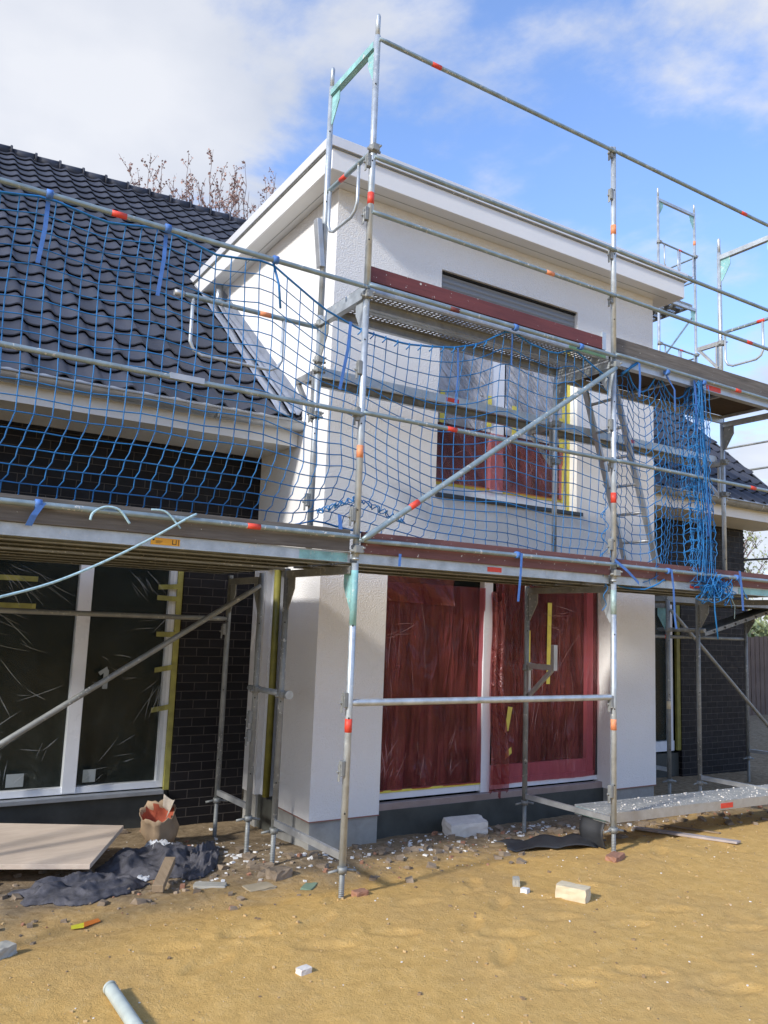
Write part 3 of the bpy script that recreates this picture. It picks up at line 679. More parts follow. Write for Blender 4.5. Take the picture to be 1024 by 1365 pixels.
def wedge(par, x, y, z, d=-1):
    b = MB(); b.box(x-.052*1, x-.022, y-.02, y+.02, z-.05, z+.05); b.box(x-.060, x-.052, y-.012, y+.012, z-.085, z+.03); b.tube([(x-.075, y, z-.02), (x-.02, y, z-.02)], .009, 8)
    return b.build('wedge_box', m_steel_dull, par, .003)
def coupler(par, x, y, z, r=R_):
    b = MB(); b.tube([(x, y, z-.03), (x, y, z+.03)], r*1.35, 12); b.tube([(x-.055, y-.015, z-.012), (x+.055, y-.015, z-.012)], .011, 8)
    b.obox((x, y-.042, z), (1, 0, 0), (0, 1, 0), (0, 0, 1), .028, .014, .024); b.tube([(x+.03, y-.07, z+.01), (x+.03, y+.05, z+.01)], .008, 6)
    return b.build('coupler', m_steel_dull, par)
def jack(par, x, y, ztop, bent=False):
    z = G(x, y)
    b = MB(); n = int((ztop-z)/.012)
    b.tube([(x, y, z), (x, y, ztop)], .0175, 12)
    for i in range(n): b.tube([(x, y, z+.006+i*.012), (x, y, z+.012+i*.012)], [.0205, .0175], 10, cap=False)
    o = b.build('base_jack', m_steel_dull, par)
    MB().box(x-.075, x+.075, y-.075, y+.075, z-.035, z-.022).build('base_plate', m_steel_dull, o, .002)
    c = MB(); c.tube([(x, y, ztop-.02), (x, y, ztop+.02)], .034, 10); c.tube([(x+.02, y, ztop), (x+.10, y-.01, ztop-.015)], .010, 8); c.tube([(x-.02, y, ztop), (x-.10, y+.01, ztop-.012)], .010, 8); c.build('spindle_nut', m_steel_dull, o)
    return o
def plank(par, x0, x1, y0, y1, zt, perf=True, mark=None, mat=None, umat=None):
    b = MB(); t = .003; h = .072
    b.box(x0, x1, y0, y1, zt-t, zt)
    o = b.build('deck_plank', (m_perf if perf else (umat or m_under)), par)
    b = MB(); b.box(x0, x1, y0-.002, y0+.004, zt-h, zt+.001); b.box(x0, x1, y1-.004, y1+.002, zt-h, zt+.001)
    b.box(x0, x1, y0+.0045, y0+.035, zt-h, zt-h+.004); b.box(x0, x1, y1-.035, y1-.0045, zt-h, zt-h+.004)
    b.box(x0, x0+.004, y0+.005, y1-.005, zt-h+.005, zt-t-.001); b.box(x1-.004, x1, y0+.005, y1-.005, zt-h+.005, zt-t-.001)
    b.build('plank_rim', mat or m_steel, o)
    if mark:
        MB().box(mark, mark+.14, y0-.005, y0-.0022, zt-h+.018, zt-.018).build('marker_label', m_red, o)
    return o
def endguard(par, p, q, z, drop, marks=(.3,), mm=None):
    # tube with a U loop hanging below
    P, Q = Vector(p), Vector(q); P.z = Q.z = z; o = rail(par, P, Q, .019, marks, name='end_guard', mm=mm)
    a = P.lerp(Q, .28); c = P.lerp(Q, .92); d = (c-a).normalized(); k = .09
    pts = [a, a-Vector((0, 0, drop-k)), a-Vector((0, 0, drop-.03))+d*.03, a-Vector((0, 0, drop))+d*k, c-Vector((0, 0, drop))-d*k, c-Vector((0, 0, drop-.03))-d*.03, c-Vector((0, 0, drop-k)), c]
    MB().tube(pts, .013, 10).build('guard_loop', m_steel, o); return o

# ------------------------------------------------------------------ front scaffold
FS = thing('facade_scaffold', (2.57, 0, .19), 'tall galvanised frame scaffold with three decks standing across the front of the white bay', 'scaffold')
XA, XB, XC, XL, XL2 = 0., 2.57, 5.14, -3.07, -6.14
Z1, Z2, Z3 = 2.40, 4.40, 6.40
cz = lambda x: .36
# lower frames 1.09 m wide
for x in (XL, XA, XB, XC):
    mk = [(1.28, m_red)] if x == XA else ([(1.20, m_orangered)] if x == XB else [])
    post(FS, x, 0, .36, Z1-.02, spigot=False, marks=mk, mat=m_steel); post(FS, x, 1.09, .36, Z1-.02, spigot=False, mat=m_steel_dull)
    jack(FS, x, 0, .35); jack(FS, x, 1.09, .35)
    transom(FS, (x, .026, 2.335), (x, 1.066, 2.335), m_steel_dull); gusset(FS, x, .026, 2.31, 1, mat=m_turq if x != XB else m_steel); gusset(FS, x, 1.064, 2.31, -1, mat=m_steel_dull)
    MB().bar((x, .026, .43), (x, 1.066, .41), .03, .045).build('foot_bar', m_alu, FS)
# turquoise painted head of the first standard
MB().tube([(XA, 0, 1.95), (XA, 0, 2.33)], .0246, 16).build('painted_section', m_turq, FS)
MB().tube([(XB, 0, 2.12), (XB, 0, 2.33)], .0246, 16).build('painted_section', simple('faded_turquoise', (.36, .48, .47), .5, .2, .2, 20), FS)
# middle frames .73 m
for x in (XL, XA, XB, XC):
    mk = [(3.17, m_orangered)] if x == XA else ([(3.13, m_red)] if x == XB else [])
    post(FS, x, 0, Z1, Z2, spigot=(x <= XL), marks=mk, collars=(Z1+.01,)); post(FS, x, .73, 2.46, Z2, spigot=(x <= XL), mat=m_steel)
    transom(FS, (x, .026, 4.335), (x, .706, 4.335)); gusset(FS, x, .026, 4.31, 1, mat=m_steel); gusset(FS, x, .704, 4.31, -1, mat=m_steel_dull)
    for z in (2.72, 3.44, 3.78): wedge(FS, x, 0, z) if x > XL else None
    coupler(FS, x, 0, Z1+.075); 
    if x > XL: coupler(FS, x, 0, Z2-.07)
# upper frames and guard posts
for x in (XA, XC):
    post(FS, x, 0, Z2, Z3, marks=[(5.08, m_red)] if x == XA else []); post(FS, x, .73, Z2, Z3)
    transom(FS, (x, .026, 6.335), (x, .706, 6.335), m_turq if x == XA else m_steel); gusset(FS, x, .026, 6.31, 1, mat=m_turq, w=.10); gusset(FS, x, .704, 6.31, -1, mat=m_turq)
post(FS, XB, 0, Z2, Z3+.02, spigot=False, marks=[(5.61, m_orangered)], collars=(Z2,))
for x in (XA, XB, XC):
    for z in (4.95, 5.37) + ((5.95, 6.36) if x == XB else ()): wedge(FS, x, 0, z)
for z in (3.6, 2.9): wedge(FS, XA, .73, z)
for x, z in ((XA, 1.45), (XA, 1.0), (XB, 1.39), (XB, .66)): wedge(FS, x, 0, z)
coupler(FS, XA, 0, 5.47); coupler(FS, XA, .73, 4.33); coupler(FS, XA, .73, 4.03)
# guard rails
yr = -.03
for z, mk in ((4.385, (.42,)), (3.44, ()), (2.565, (.745,))): rail(FS, (XL, yr, z), (XA, yr, z-.005), marks=mk)
MB().box(-1.40, -1.18, yr-.021, yr+.020, 3.425, 3.462).build('worn_label', m_alu, FS)
for z, mk, mt in ((3.45, (.302,), m_red), (2.54, (), None), (4.40, (.30,), m_toe_red), (4.965, (.686,), m_orangered), (5.40, (), None), (6.36, (.206,), m_red)):
    rail(FS, (XA, yr, z), (XB, yr, z+.005), marks=mk, mm=mt)
for z, mk in ((3.46, (.762,)), (2.54, ()), (4.425, (.68,)), (4.975, (.76,)), (5.405, ()), (6.37, (.745,))):
    rail(FS, (XB, yr, z), (XC, yr, z-.01), marks=mk)
rail(FS, (XA, 0, 1.43), (XB, 0, 1.425), r=.0242, mat=m_steel)
rail(FS, (XA+.02, -.05, 2.54), (XB-.02, -.05, 4.29), r=.0225, marks=(.167,), name='diagonal_brace')
# decks
for x0, x1, nm in ((XL, XA, 'l'), (XA, XB, 'm'), (XB, XC, 'r')):
    for k in range(3):
        plank(FS, x0+.03, x1-.03, .03+k*.35, .35+k*.35, 2.455, perf=False, mark={'m': XA+1.20, 'r': XB+1.05}.get(nm) if k == 0 else None, mat=m_steel if k == 0 else m_steel_dull)  # rear rims use darker steel, painting in the shade beneath the deck
MB().box(-.42, -.05, .0262, .0276, 2.386, 2.445).build('painted_end', m_turq, FS)
MB().box(4.35, 5.05, .0262, .0276, 2.386, 2.445).build('painted_end', m_turq, FS)
for k in range(2): plank(FS, XA+.03, XB-.03, .03+k*.35, .35+k*.35, 4.455, mat=m_steel)
MB().box(2.05, 2.50, .0262, .0276, 4.386, 4.445).build('painted_end', simple('faded_green_paint', (.16, .30, .17), .5, 0, .2, 12), FS)
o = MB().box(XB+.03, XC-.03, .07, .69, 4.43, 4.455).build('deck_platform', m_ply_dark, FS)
b = MB(); b.box(XB+.03, XC-.03, .0, .066, 4.345, 4.428); b.box(XB+.03, XC-.03, .694, .72, 4.345, 4.428); each(b, 'platform_rim', m_alu, o)
b = MB()
for xx in (XB+.05, XB+1.0, XB+1.75, XC-.07): b.box(xx, xx+.03, .067, .693, 4.40, 4.428)
each(b, 'platform_rib', m_alu, o)
MB().box(XB+1.30, XB+1.52, -.003, -.0005, 4.352, 4.40).build('marker_label', m_red, o)
# toe boards
MB().box(XL+.02, XA-.05, .0, .027, 2.458, 2.61).build('toe_board', m_toe, FS, .002)
MB().box(XA+.05, XB-.04, .0, .027, 2.455, 2.605).build('toe_board', m_toe_brown, FS, .002)
MB().box(XB+.05, XC-.04, .0, .027, 2.455, 2.60).build('toe_board', m_toe_brown, FS, .002)
tb = MB().box(XA+.04, XB-.12, .02, .045, 4.462, 4.575).build('toe_board', m_toe_red, FS, .002); tag(tb, 'dark red toe board on the upper deck')
MB().box(XB-.12, XB-.075, .018, .047, 4.46, 4.62).build('toe_board_fitting', m_steel, tb)
MB().box(XB+.05, XC-.04, .02, .045, 4.462, 4.61).build('toe_board', m_toe, FS, .002)
# orange label on the left deck rim
o = MB().box(-1.42, -1.24, .0245, .0275, 2.398, 2.44).build('plank_label', m_label, FS)
b = MB(); b.tube([(-1.405, .0235, 2.428), (-1.405, .0245, 2.428)], .007, 10); b.box(-1.288, -1.262, .0235, .0243, 2.405, 2.409); b.box(-1.288, -1.284, .0235, .0243, 2.409, 2.434); b.box(-1.266, -1.262, .0235, .0243, 2.409, 2.434); b.box(-1.250, -1.247, .0235, .0243, 2.400, 2.438)
for i in range(3): b.box(-1.39, -1.36+.006*i, .0235, .0243, 2.408+i*.006, 2.410+i*.006)
b.build('label_print', m_black, o)
# inner console deck at about 3.95 m
for x, zc in ((XA, 3.90), (XB, 3.88), (XC, 3.86)):
    b = MB(); b.bar((x, .74, zc+.035), (x, 1.10, zc+.035), .04, .05); b.bar((x, 1.09, zc+.03), (x, .76, zc-.36), .03, .035); b.bar((x, .775, zc), (x, .775, zc-.36), .02, .05); b.build('console_bracket', m_alu, FS)
    coupler(FS, x, .73, zc+.05); coupler(FS, x, .73, zc-.32)
o = plank(FS, XA+.03, XB-.03, .775, 1.07, 3.995, mark=XA+1.30); o = plank(FS, XB+.03, XC-.05, .775, 1.07, 3.975, mark=XB+1.02)
# end guards and odds
endguard(FS, (XA, 0, 0), (XA, .73, 0), 5.46, .40, marks=(.62,))
endguard(FS, (XA, .73, 0), (-1.14, .73, 0), 4.30, .43, marks=(.42,), mm=m_orangered)
endguard(FS, (XC, 0, 0), (XC, .73, 0), 5.42, .42)
MB().tube([(-1.19, .73, 4.30), (-1.12, .73, 4.30)], .023, 10).build('end_guard_cap', m_alu, FS)
# folded bracket hanging on the inner left standard, console on the right one
b = MB(); b.obox((-.05, .72, 5.0), (1, 0, .12), (0, 1, 0), (-.12, 0, 1), .022, .035, .20); b.build('folded_bracket', m_alu, FS, .004)
b = MB(); b.bar((XC, .75, 5.31), (XC, 1.03, 5.31), .035, .05); b.bar((XC, 1.02, 5.30), (XC, .77, 5.02), .025, .03); b.bar((XC, .78, 5.28), (XC, .78, 5.0), .02, .03); b.build('console_bracket', m_alu, FS)
coupler(FS, XC, .73, 5.30)
# shelf bracket on the inner lower standard
b = MB(); b.bar((XB, 1.07, 1.62), (XB, .70, 1.62), .04, .05); b.bar((XB, .715, 1.60), (XB, .715, 1.83), .04, .045); b.bar((XB, .74, 1.60), (XB, 1.06, 1.33), .03, .035); b.bar((XB, 1.055, 1.65), (XB, 1.055, 1.30), .03, .03)
b.build('console_bracket', m_alu, FS); coupler(FS, XB, 1.09, 1.60)

# ------------------------------------------------------------------ inner scaffolds beside the bay
LS = thing('wing_scaffold', (-.0, 1.6, .1), 'short steel frame scaffold under the left deck, before the dark brick pier', 'scaffold', None)
for x in (XL, 0.):
    for q in (1.60, 2.33):
        post(LS, x, q, .34, 2.36, spigot=False, mat=m_steel_dull); jack(LS, x, q, .33)
    transom(LS, (x, 1.626, 2.30), (x, 2.306, 2.30), m_steel_dull); gusset(LS, x, 1.626, 2.275, 1, mat=m_steel_dull); gusset(LS, x, 2.304, 2.275, -1, mat=m_steel_dull)
    MB().bar((x, 1.626, .42), (x, 2.306, .40), .03, .045).build('foot_bar', m_alu, LS)
rail(LS, (XL+1.07, 1.575, .98), (-.02, 1.575, 2.25), r=.0225, mat=m_steel_dull, name='diagonal_brace')
rail(LS, (XL, 1.575, .36), (XL+1.1, 1.575, 1.0), r=.0225, mat=m_steel_dull, name='diagonal_brace')
rail(LS, (XL, 2.30, 1.96), (-.03, 2.30, 1.955), r=.022, mat=m_steel_dull)
wedge(LS, 0, 2.33, 1.86); wedge(LS, 0, 1.60, 1.15); wedge(LS, 0, 1.60, 1.0)
for xx in (XL,):
    for k in range(4): plank(LS, xx+.03, xx+3.04, 1.085+k*.345, 1.415+k*.345, 2.445, perf=False, mat=m_steel_dull)
b = MB(); b.tube([(0.03, 1.02, 1.385), (0.03, 1.80, 1.375)], .0242, 12); b.tube([(0.03, 1.03, 1.385), (0.03, 1.0, 1.385)], .035, 8); o = b.build('tie_tube', m_steel, LS)
coupler(LS, 0, 1.60, 1.38); coupler(LS, 0, 1.09, 1.385)
RS = thing('wing_scaffold', (5.14, 1.47, .1), 'short steel frame scaffold in the dark passage right of the white bay', 'scaffold', None)
for x in (5.14, 7.71):
    for q in (1.50, 2.23):
        post(RS, x, q, .30, 2.36, spigot=False, mat=m_steel_dull, marks=[(1.15, m_brickyel)] if (x < 6 and q < 2) else []); jack(RS, x, q, .30)
    transom(RS, (x, 1.526, 2.30), (x, 2.206, 2.30), m_steel_dull); gusset(RS, x, 1.526, 2.275, 1, mat=m_turq if x < 6 else m_steel_dull); gusset(RS, x, 2.204, 2.275, -1, mat=m_turq if x < 6 else m_steel_dull)
    MB().bar((x, 1.526, .42), (x, 2.206, .40), .03, .045).build('foot_bar', m_alu, RS)
rail(RS, (5.14, 1.46, 2.25), (7.71, 1.46, .32), r=.022, mat=m_steel_dull, name='diagonal_brace')
rail(RS, (5.14, 2.25, 1.93), (7.71, 2.25, 1.93), r=.022, mat=m_steel_dull, marks=(.35,))
b = MB(); b.tube([(5.17, 1.02, 2.02), (5.17, 1.66, 2.02)], .0242, 12); b.build('tie_tube', m_steel_dull, RS)
coupler(RS, 5.14, 1.50, 2.02)
for k in range(2): plank(RS, 5.17, 7.68, 1.53+k*.34, 1.85+k*.34, 2.42, perf=False, mat=m_steel_dull)
b = MB(); b.bar((6.3, 2.0, 1.98), (8.4, 1.9, 2.52), .30, .05); o = b.build('leaning_plank', m_steel_dull, RS)
b = MB()
for i in range(9): t = .08+i*.1; b.tube([(6.3+2.1*t, 1.845-.1*t, 1.98+.54*t), (6.3+2.1*t, 1.838-.1*t, 1.98+.54*t)], .014, 8)
each(b, 'plank_hole', m_black, o)

# gable scaffold, seen above and beyond the roof
GS = thing('gable_scaffold', (9.32, 5, -.05), 'tall slender frame scaffold standing beyond the right gable against the sky', 'scaffold')
ga, gb = 9.32, 10.41
for q in (5.0, 7.57):
    for x in (ga, gb):
        zt_ = 10.4
        post(GS, x, q, -.1, zt_, r=.026, holes=False, marks=[(9.75, m_orangered)] if (x == gb and q == 5) else [])
    for z in (2.34, 4.34, 6.34, 8.34, 10.34):
        transom(GS, (ga+.026, q, z), (gb-.026, q, z), m_steel); gusset(GS, ga+.026, q, z-.03, 1, 0, m_turq if z > 9 else m_steel_dull); gusset(GS, gb-.026, q, z-.03, -1, 0, m_turq)
for k in range(3): plank(GS, ga+.04+k*.34, ga+.36+k*.34, 5.03, 7.54, 8.455, mat=m_steel_dull)
for x in (ga, gb):
    for z in (8.95, 9.45): rail(GS, (x, 5, z), (x, 7.57, z)) if x == gb else None
for z in (9.46, 7.42):
    o = rail(GS, (ga, 4.97, z), (gb, 4.97, z-.02), marks=(.55,))
    for xa in (ga+.14, gb-.55):
        MB().tube([(xa, 4.97, z), (xa, 4.97, z-.40), (xa+.05, 4.97, z-.47), (xa+.42, 4.97, z-.47), (xa+.46, 4.97, z-.42), (xa+.46, 4.97, z)], .014, 8).build('guard_loop', m_steel, o)
    coupler(GS, ga, 5, z); coupler(GS, gb, 5, z)
rail(GS, (ga-.0, 5.04, 7.0), (gb, 5.04, 8.25), name='diagonal_brace'); rail(GS, (gb, 5.04, 7.36), (ga+.2, 5.04, 7.0), marks=(.6,), name='diagonal_brace')
for z in (5.15, 4.72, 3.22): rail(GS, (ga, 5.0, z), (ga, 2.0, z), r=.018, mat=m_steel_dull)
for x in (ga, gb): post(GS, x, 2.0, -.1, 6.4, r=.024, holes=False)

# ------------------------------------------------------------------ ladder
LD = thing('ladder', (3.6, .5, 2.46), 'aluminium access ladder leaning between the two decks behind the blue net', 'ladder')
la, lb = Vector((3.62, 0, 2.46)), Vector((2.88, 0, 4.60))
for q in (.36, .73): MB().bar((la.x, q, la.z), (lb.x, q, lb.z), .025, .062, up=(0, 1, 0)).build('stile', m_alu, LD)
b = MB()
for i in range(8): t = .06+i*.125; c = la.lerp(lb, t); b.tube([(c.x, .375, c.z), (c.x, .715, c.z)], .014, 8)
for i in range(8): t = .06+i*.125; c = la.lerp(lb, t); MB().tube([(c.x, .373, c.z), (c.x, .717, c.z)], .0155, 8).build('rung', m_alu, LD)

# ------------------------------------------------------------------ nets
def interp(tab, x): return np.interp(x, [t[0] for t in tab], [t[1] for t in tab])
NS = .0040
def netmesh(P, r=NS, n=4):
    b = MB(); a, c = P.shape[:2]
    for i in range(a): b.tube([Vector(p) for p in P[i]], r, n, cap=False)
    for j in range(c): b.tube([Vector(p) for p in P[:, j]], r, n, cap=False)
    return b
def knots(P, r=.0065):
    b = MB()
    for p in P.reshape(-1, 3):
        x, y, z = p; b.add([(x+r, y, z), (x-r, y, z), (x, y+r, z), (x, y-r, z), (x, y, z+r), (x, y, z-r)], [(0, 2, 4), (2, 1, 4), (1, 3, 4), (3, 0, 4), (2, 0, 5), (1, 2, 5), (3, 1, 5), (0, 3, 5)], True)
    return b
top1 = [(-3.1, 4.37), (-2.9, 4.40), (-2.55, 4.33), (-2.18, 4.40), (-1.85, 4.355), (-1.48, 4.41), (-1.12, 4.34), (-.74, 4.40), (-.51, 4.27), (-.33, 4.17), (-.01, 4.08), (.38, 4.06), (.8, 4.12), (1.09, 4.22), (1.39, 4.41), (1.65, 4.34), (1.91, 4.31), (2.13, 4.40), (2.36, 4.30), (2.6, 4.21)]
bot1 = [(-3.1, 2.61), (-.4, 2.61), (-.24, 2.63), (-.07, 2.68), (.18, 2.64), (.85, 2.55), (1.6, 2.50), (2.1, 2.43), (2.6, 2.47)]
def net1(xa, xb, nr, y0_):
    u = np.arange(xa, xb+.001, .102); v = np.linspace(0, 1, nr*2-1); U, V = np.meshgrid(u, v, indexing='ij')
    right = np.clip((U-.1)/.6, 0, 1)
    vv = V*(1-right)+right*(1-(1-V)**1.0*(1)) ; vv = V+right*.10*np.sin(np.pi*V)
    top = interp(top1, U); bo = interp(bot1, U); Z = top+(bo-top)*vv
    zig = (np.arange(len(v)) % 2)[None, :]
    X = U + .010*np.sin(V*9+U*2)+.018*fbm(U*3, V*6, 2)
    low = np.clip((V-.72)/.28, 0, 1); X = X-.13*low*(1-right)-.10*low*right*np.sin(U*3)
    # slack cells: zig-zag near the foot
    X = X+.009*low*(2*zig-1)
    Z = Z+.014*fbm(U*4+9, V*7, 2)-.010*zig*(.3+low)
    Y = y0_+.10*np.sin(np.pi*V)*(.6+.4*np.sin(U*2.1))+.20*low**1.6*(1-.4*right)
    P = np.stack([X, Y, Z], -1); return P
P = net1(-3.05, 2.58, 19, .05)
N1 = thing('safety_net', (0, .05, 2.6), 'long blue mesh safety net hung from the rail across the left deck and middle bay', 'net')
# string every second sample vertically so cells are ten centimetres
bb = MB(); a, c = P.shape[:2]
for i in range(a): bb.tube([Vector(p) for p in P[i]], NS, 4, cap=False)
for j in range(2, c, 2): bb.tube([Vector(p) for p in P[:, j]], NS, 4, cap=False)
bb.build('net_mesh', m_blue, N1)
knots(P[:, ::2]).build('net_knots', m_blue, N1)
def cord(pts, r, par, name='border_cord', mat=None, n=6): return MB().tube(pts, r, n).build(name, mat or m_blue, par)
cord([Vector(p) for p in P[:, 0]], .0075, N1)
cord([Vector(p)+Vector((0, -.02, .0)) for p in P[:, -1]], .006, N1)
def strapf(par, pts, w=.022, name='tie_strap', mat=None):
    A = []; 
    for i, p in enumerate(pts):
        p = Vector(p); q = Vector(pts[min(i+1, len(pts)-1)])-Vector(pts[max(i-1, 0)]); s_ = Vector((1, 0, 0)) if abs(q.normalized().x) < .8 else Vector((0, 0, 1)); A.append([p-s_*w*.36, p+s_*w*.36])
    return MB().grid(np.array([[tuple(k) for k in a_] for a_ in A]), False).build(name, mat or m_strap, par, solid=.0015)
def wrap(par, x, z, y=-.03, r=.028):
    return MB().tube([(x-.018, y, z), (x+.018, y, z)], r, 10).build('strap_wrap', m_strap, par)
for x, z, ln in ((-2.18, 4.385, .42), (-1.48, 4.385, .44), (-.74, 4.385, .0)):
    wrap(N1, x, z)
    if ln: strapf(N1, [(x, .0, z-.03), (x-.004, -.01, z-.2), (x-.025, -.005, z-ln)], .034)
cord([(-.74, 0, 4.37), (-.70, -.02, 4.22), (-.68, -.02, 4.06)], .008, N1, 'tie_cord')
strapf(N1, [(-.10, .04, 4.12), (-.12, .03, 3.9), (-.17, .03, 3.60)], .034)
strapf(N1, [(.86, .03, 4.13), (.86, .02, 3.9), (.84, .02, 3.68)], .02)
for x in (1.39, 2.13): wrap(N1, x, 4.40)
strapf(N1, [(1.41, .03, 4.37), (1.41, .03, 4.1)], .014)
wrap(N1, 1.45, 2.545); strapf(N1, [(1.47, -.06, 2.56), (1.46, -.062, 2.40), (1.44, -.06, 2.18)], .03)
strapf(N1, [(.35, -.03, 2.47), (.345, -.032, 2.38)], .03)
wrap(N1, -2.08, 2.565); strapf(N1, [(-2.06, -.055, 2.57), (-2.10, -.05, 2.50), (-2.12, -.03, 2.44)], .05)
strapf(N1, [(-.16, -.035, 2.70), (-.15, -.04, 2.60)], .04)
# ties looped through the border
for i in range(12):
    x = -.02+i*.105; z = float(interp(top1, x)); cord([(x, .02, z), (x-.01, .01, z-.03), (x-.03, .02, z-.055)], .0055, N1, 'tie_cord')
# gathered knots by the left standard
bb = MB()
for s_ in (-1, 1):
    for k in range(2):
        pts = [(t*(-.30 if s_ < 0 else .42), .03+.02*math.sin(t*40+k), 2.84-.13*t+.02*math.sin(t*33+k*2)) for t in np.linspace(0, 1, 30)]; bb.tube(pts, .0045, 5, cap=False)
bb.build('gathered_cords', m_blue, N1)
bb = MB()
for k in range(5):
    c0 = Vector((2.50, .04, 3.25-.2*k)); bb.tube([c0+Vector((.03*math.sin(a_*2+k), .02*math.cos(a_), -.3*a_/6)) for a_ in np.linspace(0, 6, 20)], .004, 5, cap=False)
bb.build('gathered_cords', m_blue, N1)
# second net
N2 = thing('safety_net', (3.4, .05, 2.5), 'short blue safety net draped in scallops and bundled beside the ladder', 'net')
top2 = [(2.60, 4.32), (2.70, 4.36), (2.80, 4.40), (2.88, 4.25), (2.98, 4.17), (3.08, 4.19), (3.18, 4.31), (3.25, 4.42), (3.34, 4.29), (3.45, 4.20), (3.58, 4.22), (3.68, 4.33), (3.75, 4.43), (3.80, 4.41)]
bot2 = [(2.6, 2.47), (2.75, 2.38), (2.95, 2.36), (3.2, 2.47), (3.45, 2.44), (3.80, 2.44)]
u = np.arange(2.60, 3.79, .072); v = np.linspace(0, 1, 44); U, V = np.meshgrid(u, v, indexing='ij')
zig = (np.arange(44) % 2)[None, :]
Z = interp(top2, U)*(1-V)+interp(bot2, U)*V-.018*(1-np.cos((U-2.6)*12))*0+.022*((np.arange(len(u)) % 2)[:, None])*np.sin(np.pi*V)
X = U+.05*np.sin(np.pi*V)*np.sin((U-2.6)*3)+.008*(2*zig-1)+.012*fbm(U*5, V*5, 2)
Y = .06+.07*np.sin(U*9+V*2)*V
P2 = np.stack([X, Y, Z], -1); bb = MB()
for i in range(P2.shape[0]): bb.tube([Vector(p) for p in P2[i]], NS, 4, cap=False)
for j in range(2, P2.shape[1], 2): bb.tube([Vector(p) for p in P2[:, j]], NS, 4, cap=False)
bb.build('net_mesh', m_blue, N2); knots(P2[:, ::2]).build('net_knots', m_blue, N2)
cord([Vector(p) for p in P2[:, 0]], .008, N2); cord([Vector(p)+Vector((0, -.03, -.01)) for p in P2[:, -1]], .0075, N2)
bb = MB(); nc, nr = 17, 40; Bp = np.zeros((nc, nr, 3))
for i in range(nc):
    for j in range(nr):
        t = j/(nr-1); L0 = 3.66-.10*t**.8-.03*math.sin(t*6); R0 = 3.80+.15*t**.8+.02*math.sin(t*9+1)
        q_ = i/(nc-1); wv = .5*(1-math.cos(math.pi*q_)) if False else q_
        Bp[i, j] = (L0+(R0-L0)*wv+.012*(1 if (j+i) % 2 else -1)*(.4+t)+.012*rng.normal(), .02+.07*math.sin(q_*17+t*3), 4.40-1.94*t+.015*(1 if i % 2 else -1)+.008*rng.normal())
for i in range(nc): bb.tube([Vector(p) for p in Bp[i]], NS, 4, cap=False)
for j in range(1, nr, 2): bb.tube([Vector(p) for p in Bp[:, j]], NS, 4, cap=False)
for k in range(12):
    ph = random.random()*6; x0_ = 3.70+.1*random.random(); bb.tube([(x0_+.16*t*(k/12-.3)+.02*math.sin(t*9+ph), -.03+.03*math.sin(t*5+ph), 4.40-1.93*t) for t in np.linspace(0, 1, 20)], NS, 4, cap=False)
bb.build('net_bundle', m_blue, N2)
bb = MB()
for k in range(46):
    c0 = Vector((3.96+.13*rng.normal(), -.03+.03*rng.normal(), 2.43+.035*rng.normal())); d1 = rng.normal(size=3)*np.array((.07, .03, .05)); d2 = rng.normal(size=3)*np.array((.06, .03, .045))
    bb.tube([c0+Vector(d1)*math.sin(t)+Vector(d2)*math.cos(t*1.3)+Vector((0, 0, -.05*math.sin(t*.5))) for t in np.linspace(0, 5.5, 16)], NS*1.1, 4, cap=False)
bb.build('net_heap', m_blue, N2)
strapf(N2, [(2.86, -.04, 4.40), (2.86, -.05, 4.25), (2.855, -.045, 4.08)], .034); cord([(2.70, .02, 4.28), (2.80, 0, 4.36), (2.86, -.03, 4.41)], .014, N2, 'tie_cord')
for x in (3.25, 3.78): wrap(N2, x, 4.395)
strapf(N2, [(3.66, -.02, 4.40), (3.67, -.03, 4.2), (3.68, -.02, 3.9)], .04); strapf(N2, [(3.80, -.03, 3.4), (3.83, -.04, 3.1), (3.82, -.03, 2.9)], .05)
strapf(N2, [(3.28, 0, 4.38), (3.37, -.02, 4.25), (3.39, -.01, 4.05)], .03)
strapf(N2, [(2.52, -.06, 2.58), (2.66, -.07, 2.50), (2.82, -.06, 2.40)], .04)
wrap(N2, 3.24, 2.535); strapf(N2, [(3.25, -.06, 2.55), (3.27, -.065, 2.38), (3.29, -.06, 2.12), (3.31, -.06, 2.02)], .034)
wrap(N2, 4.24, 2.535); strapf(N2, [(4.25, -.06, 2.60), (4.27, -.065, 2.4), (4.29, -.06, 2.22)], .045)
cord([(3.86, -.05, 2.5), (3.86, -.06, 2.2), (3.90, -.06, 1.94)], .007, N2, 'loose_end')
cord([(4.02, -.02, 2.34), (4.15, -.02, 2.36), (4.25, 0, 2.26), (4.24, 0, 2.14)], .004, N2, 'loose_end', m_rope)

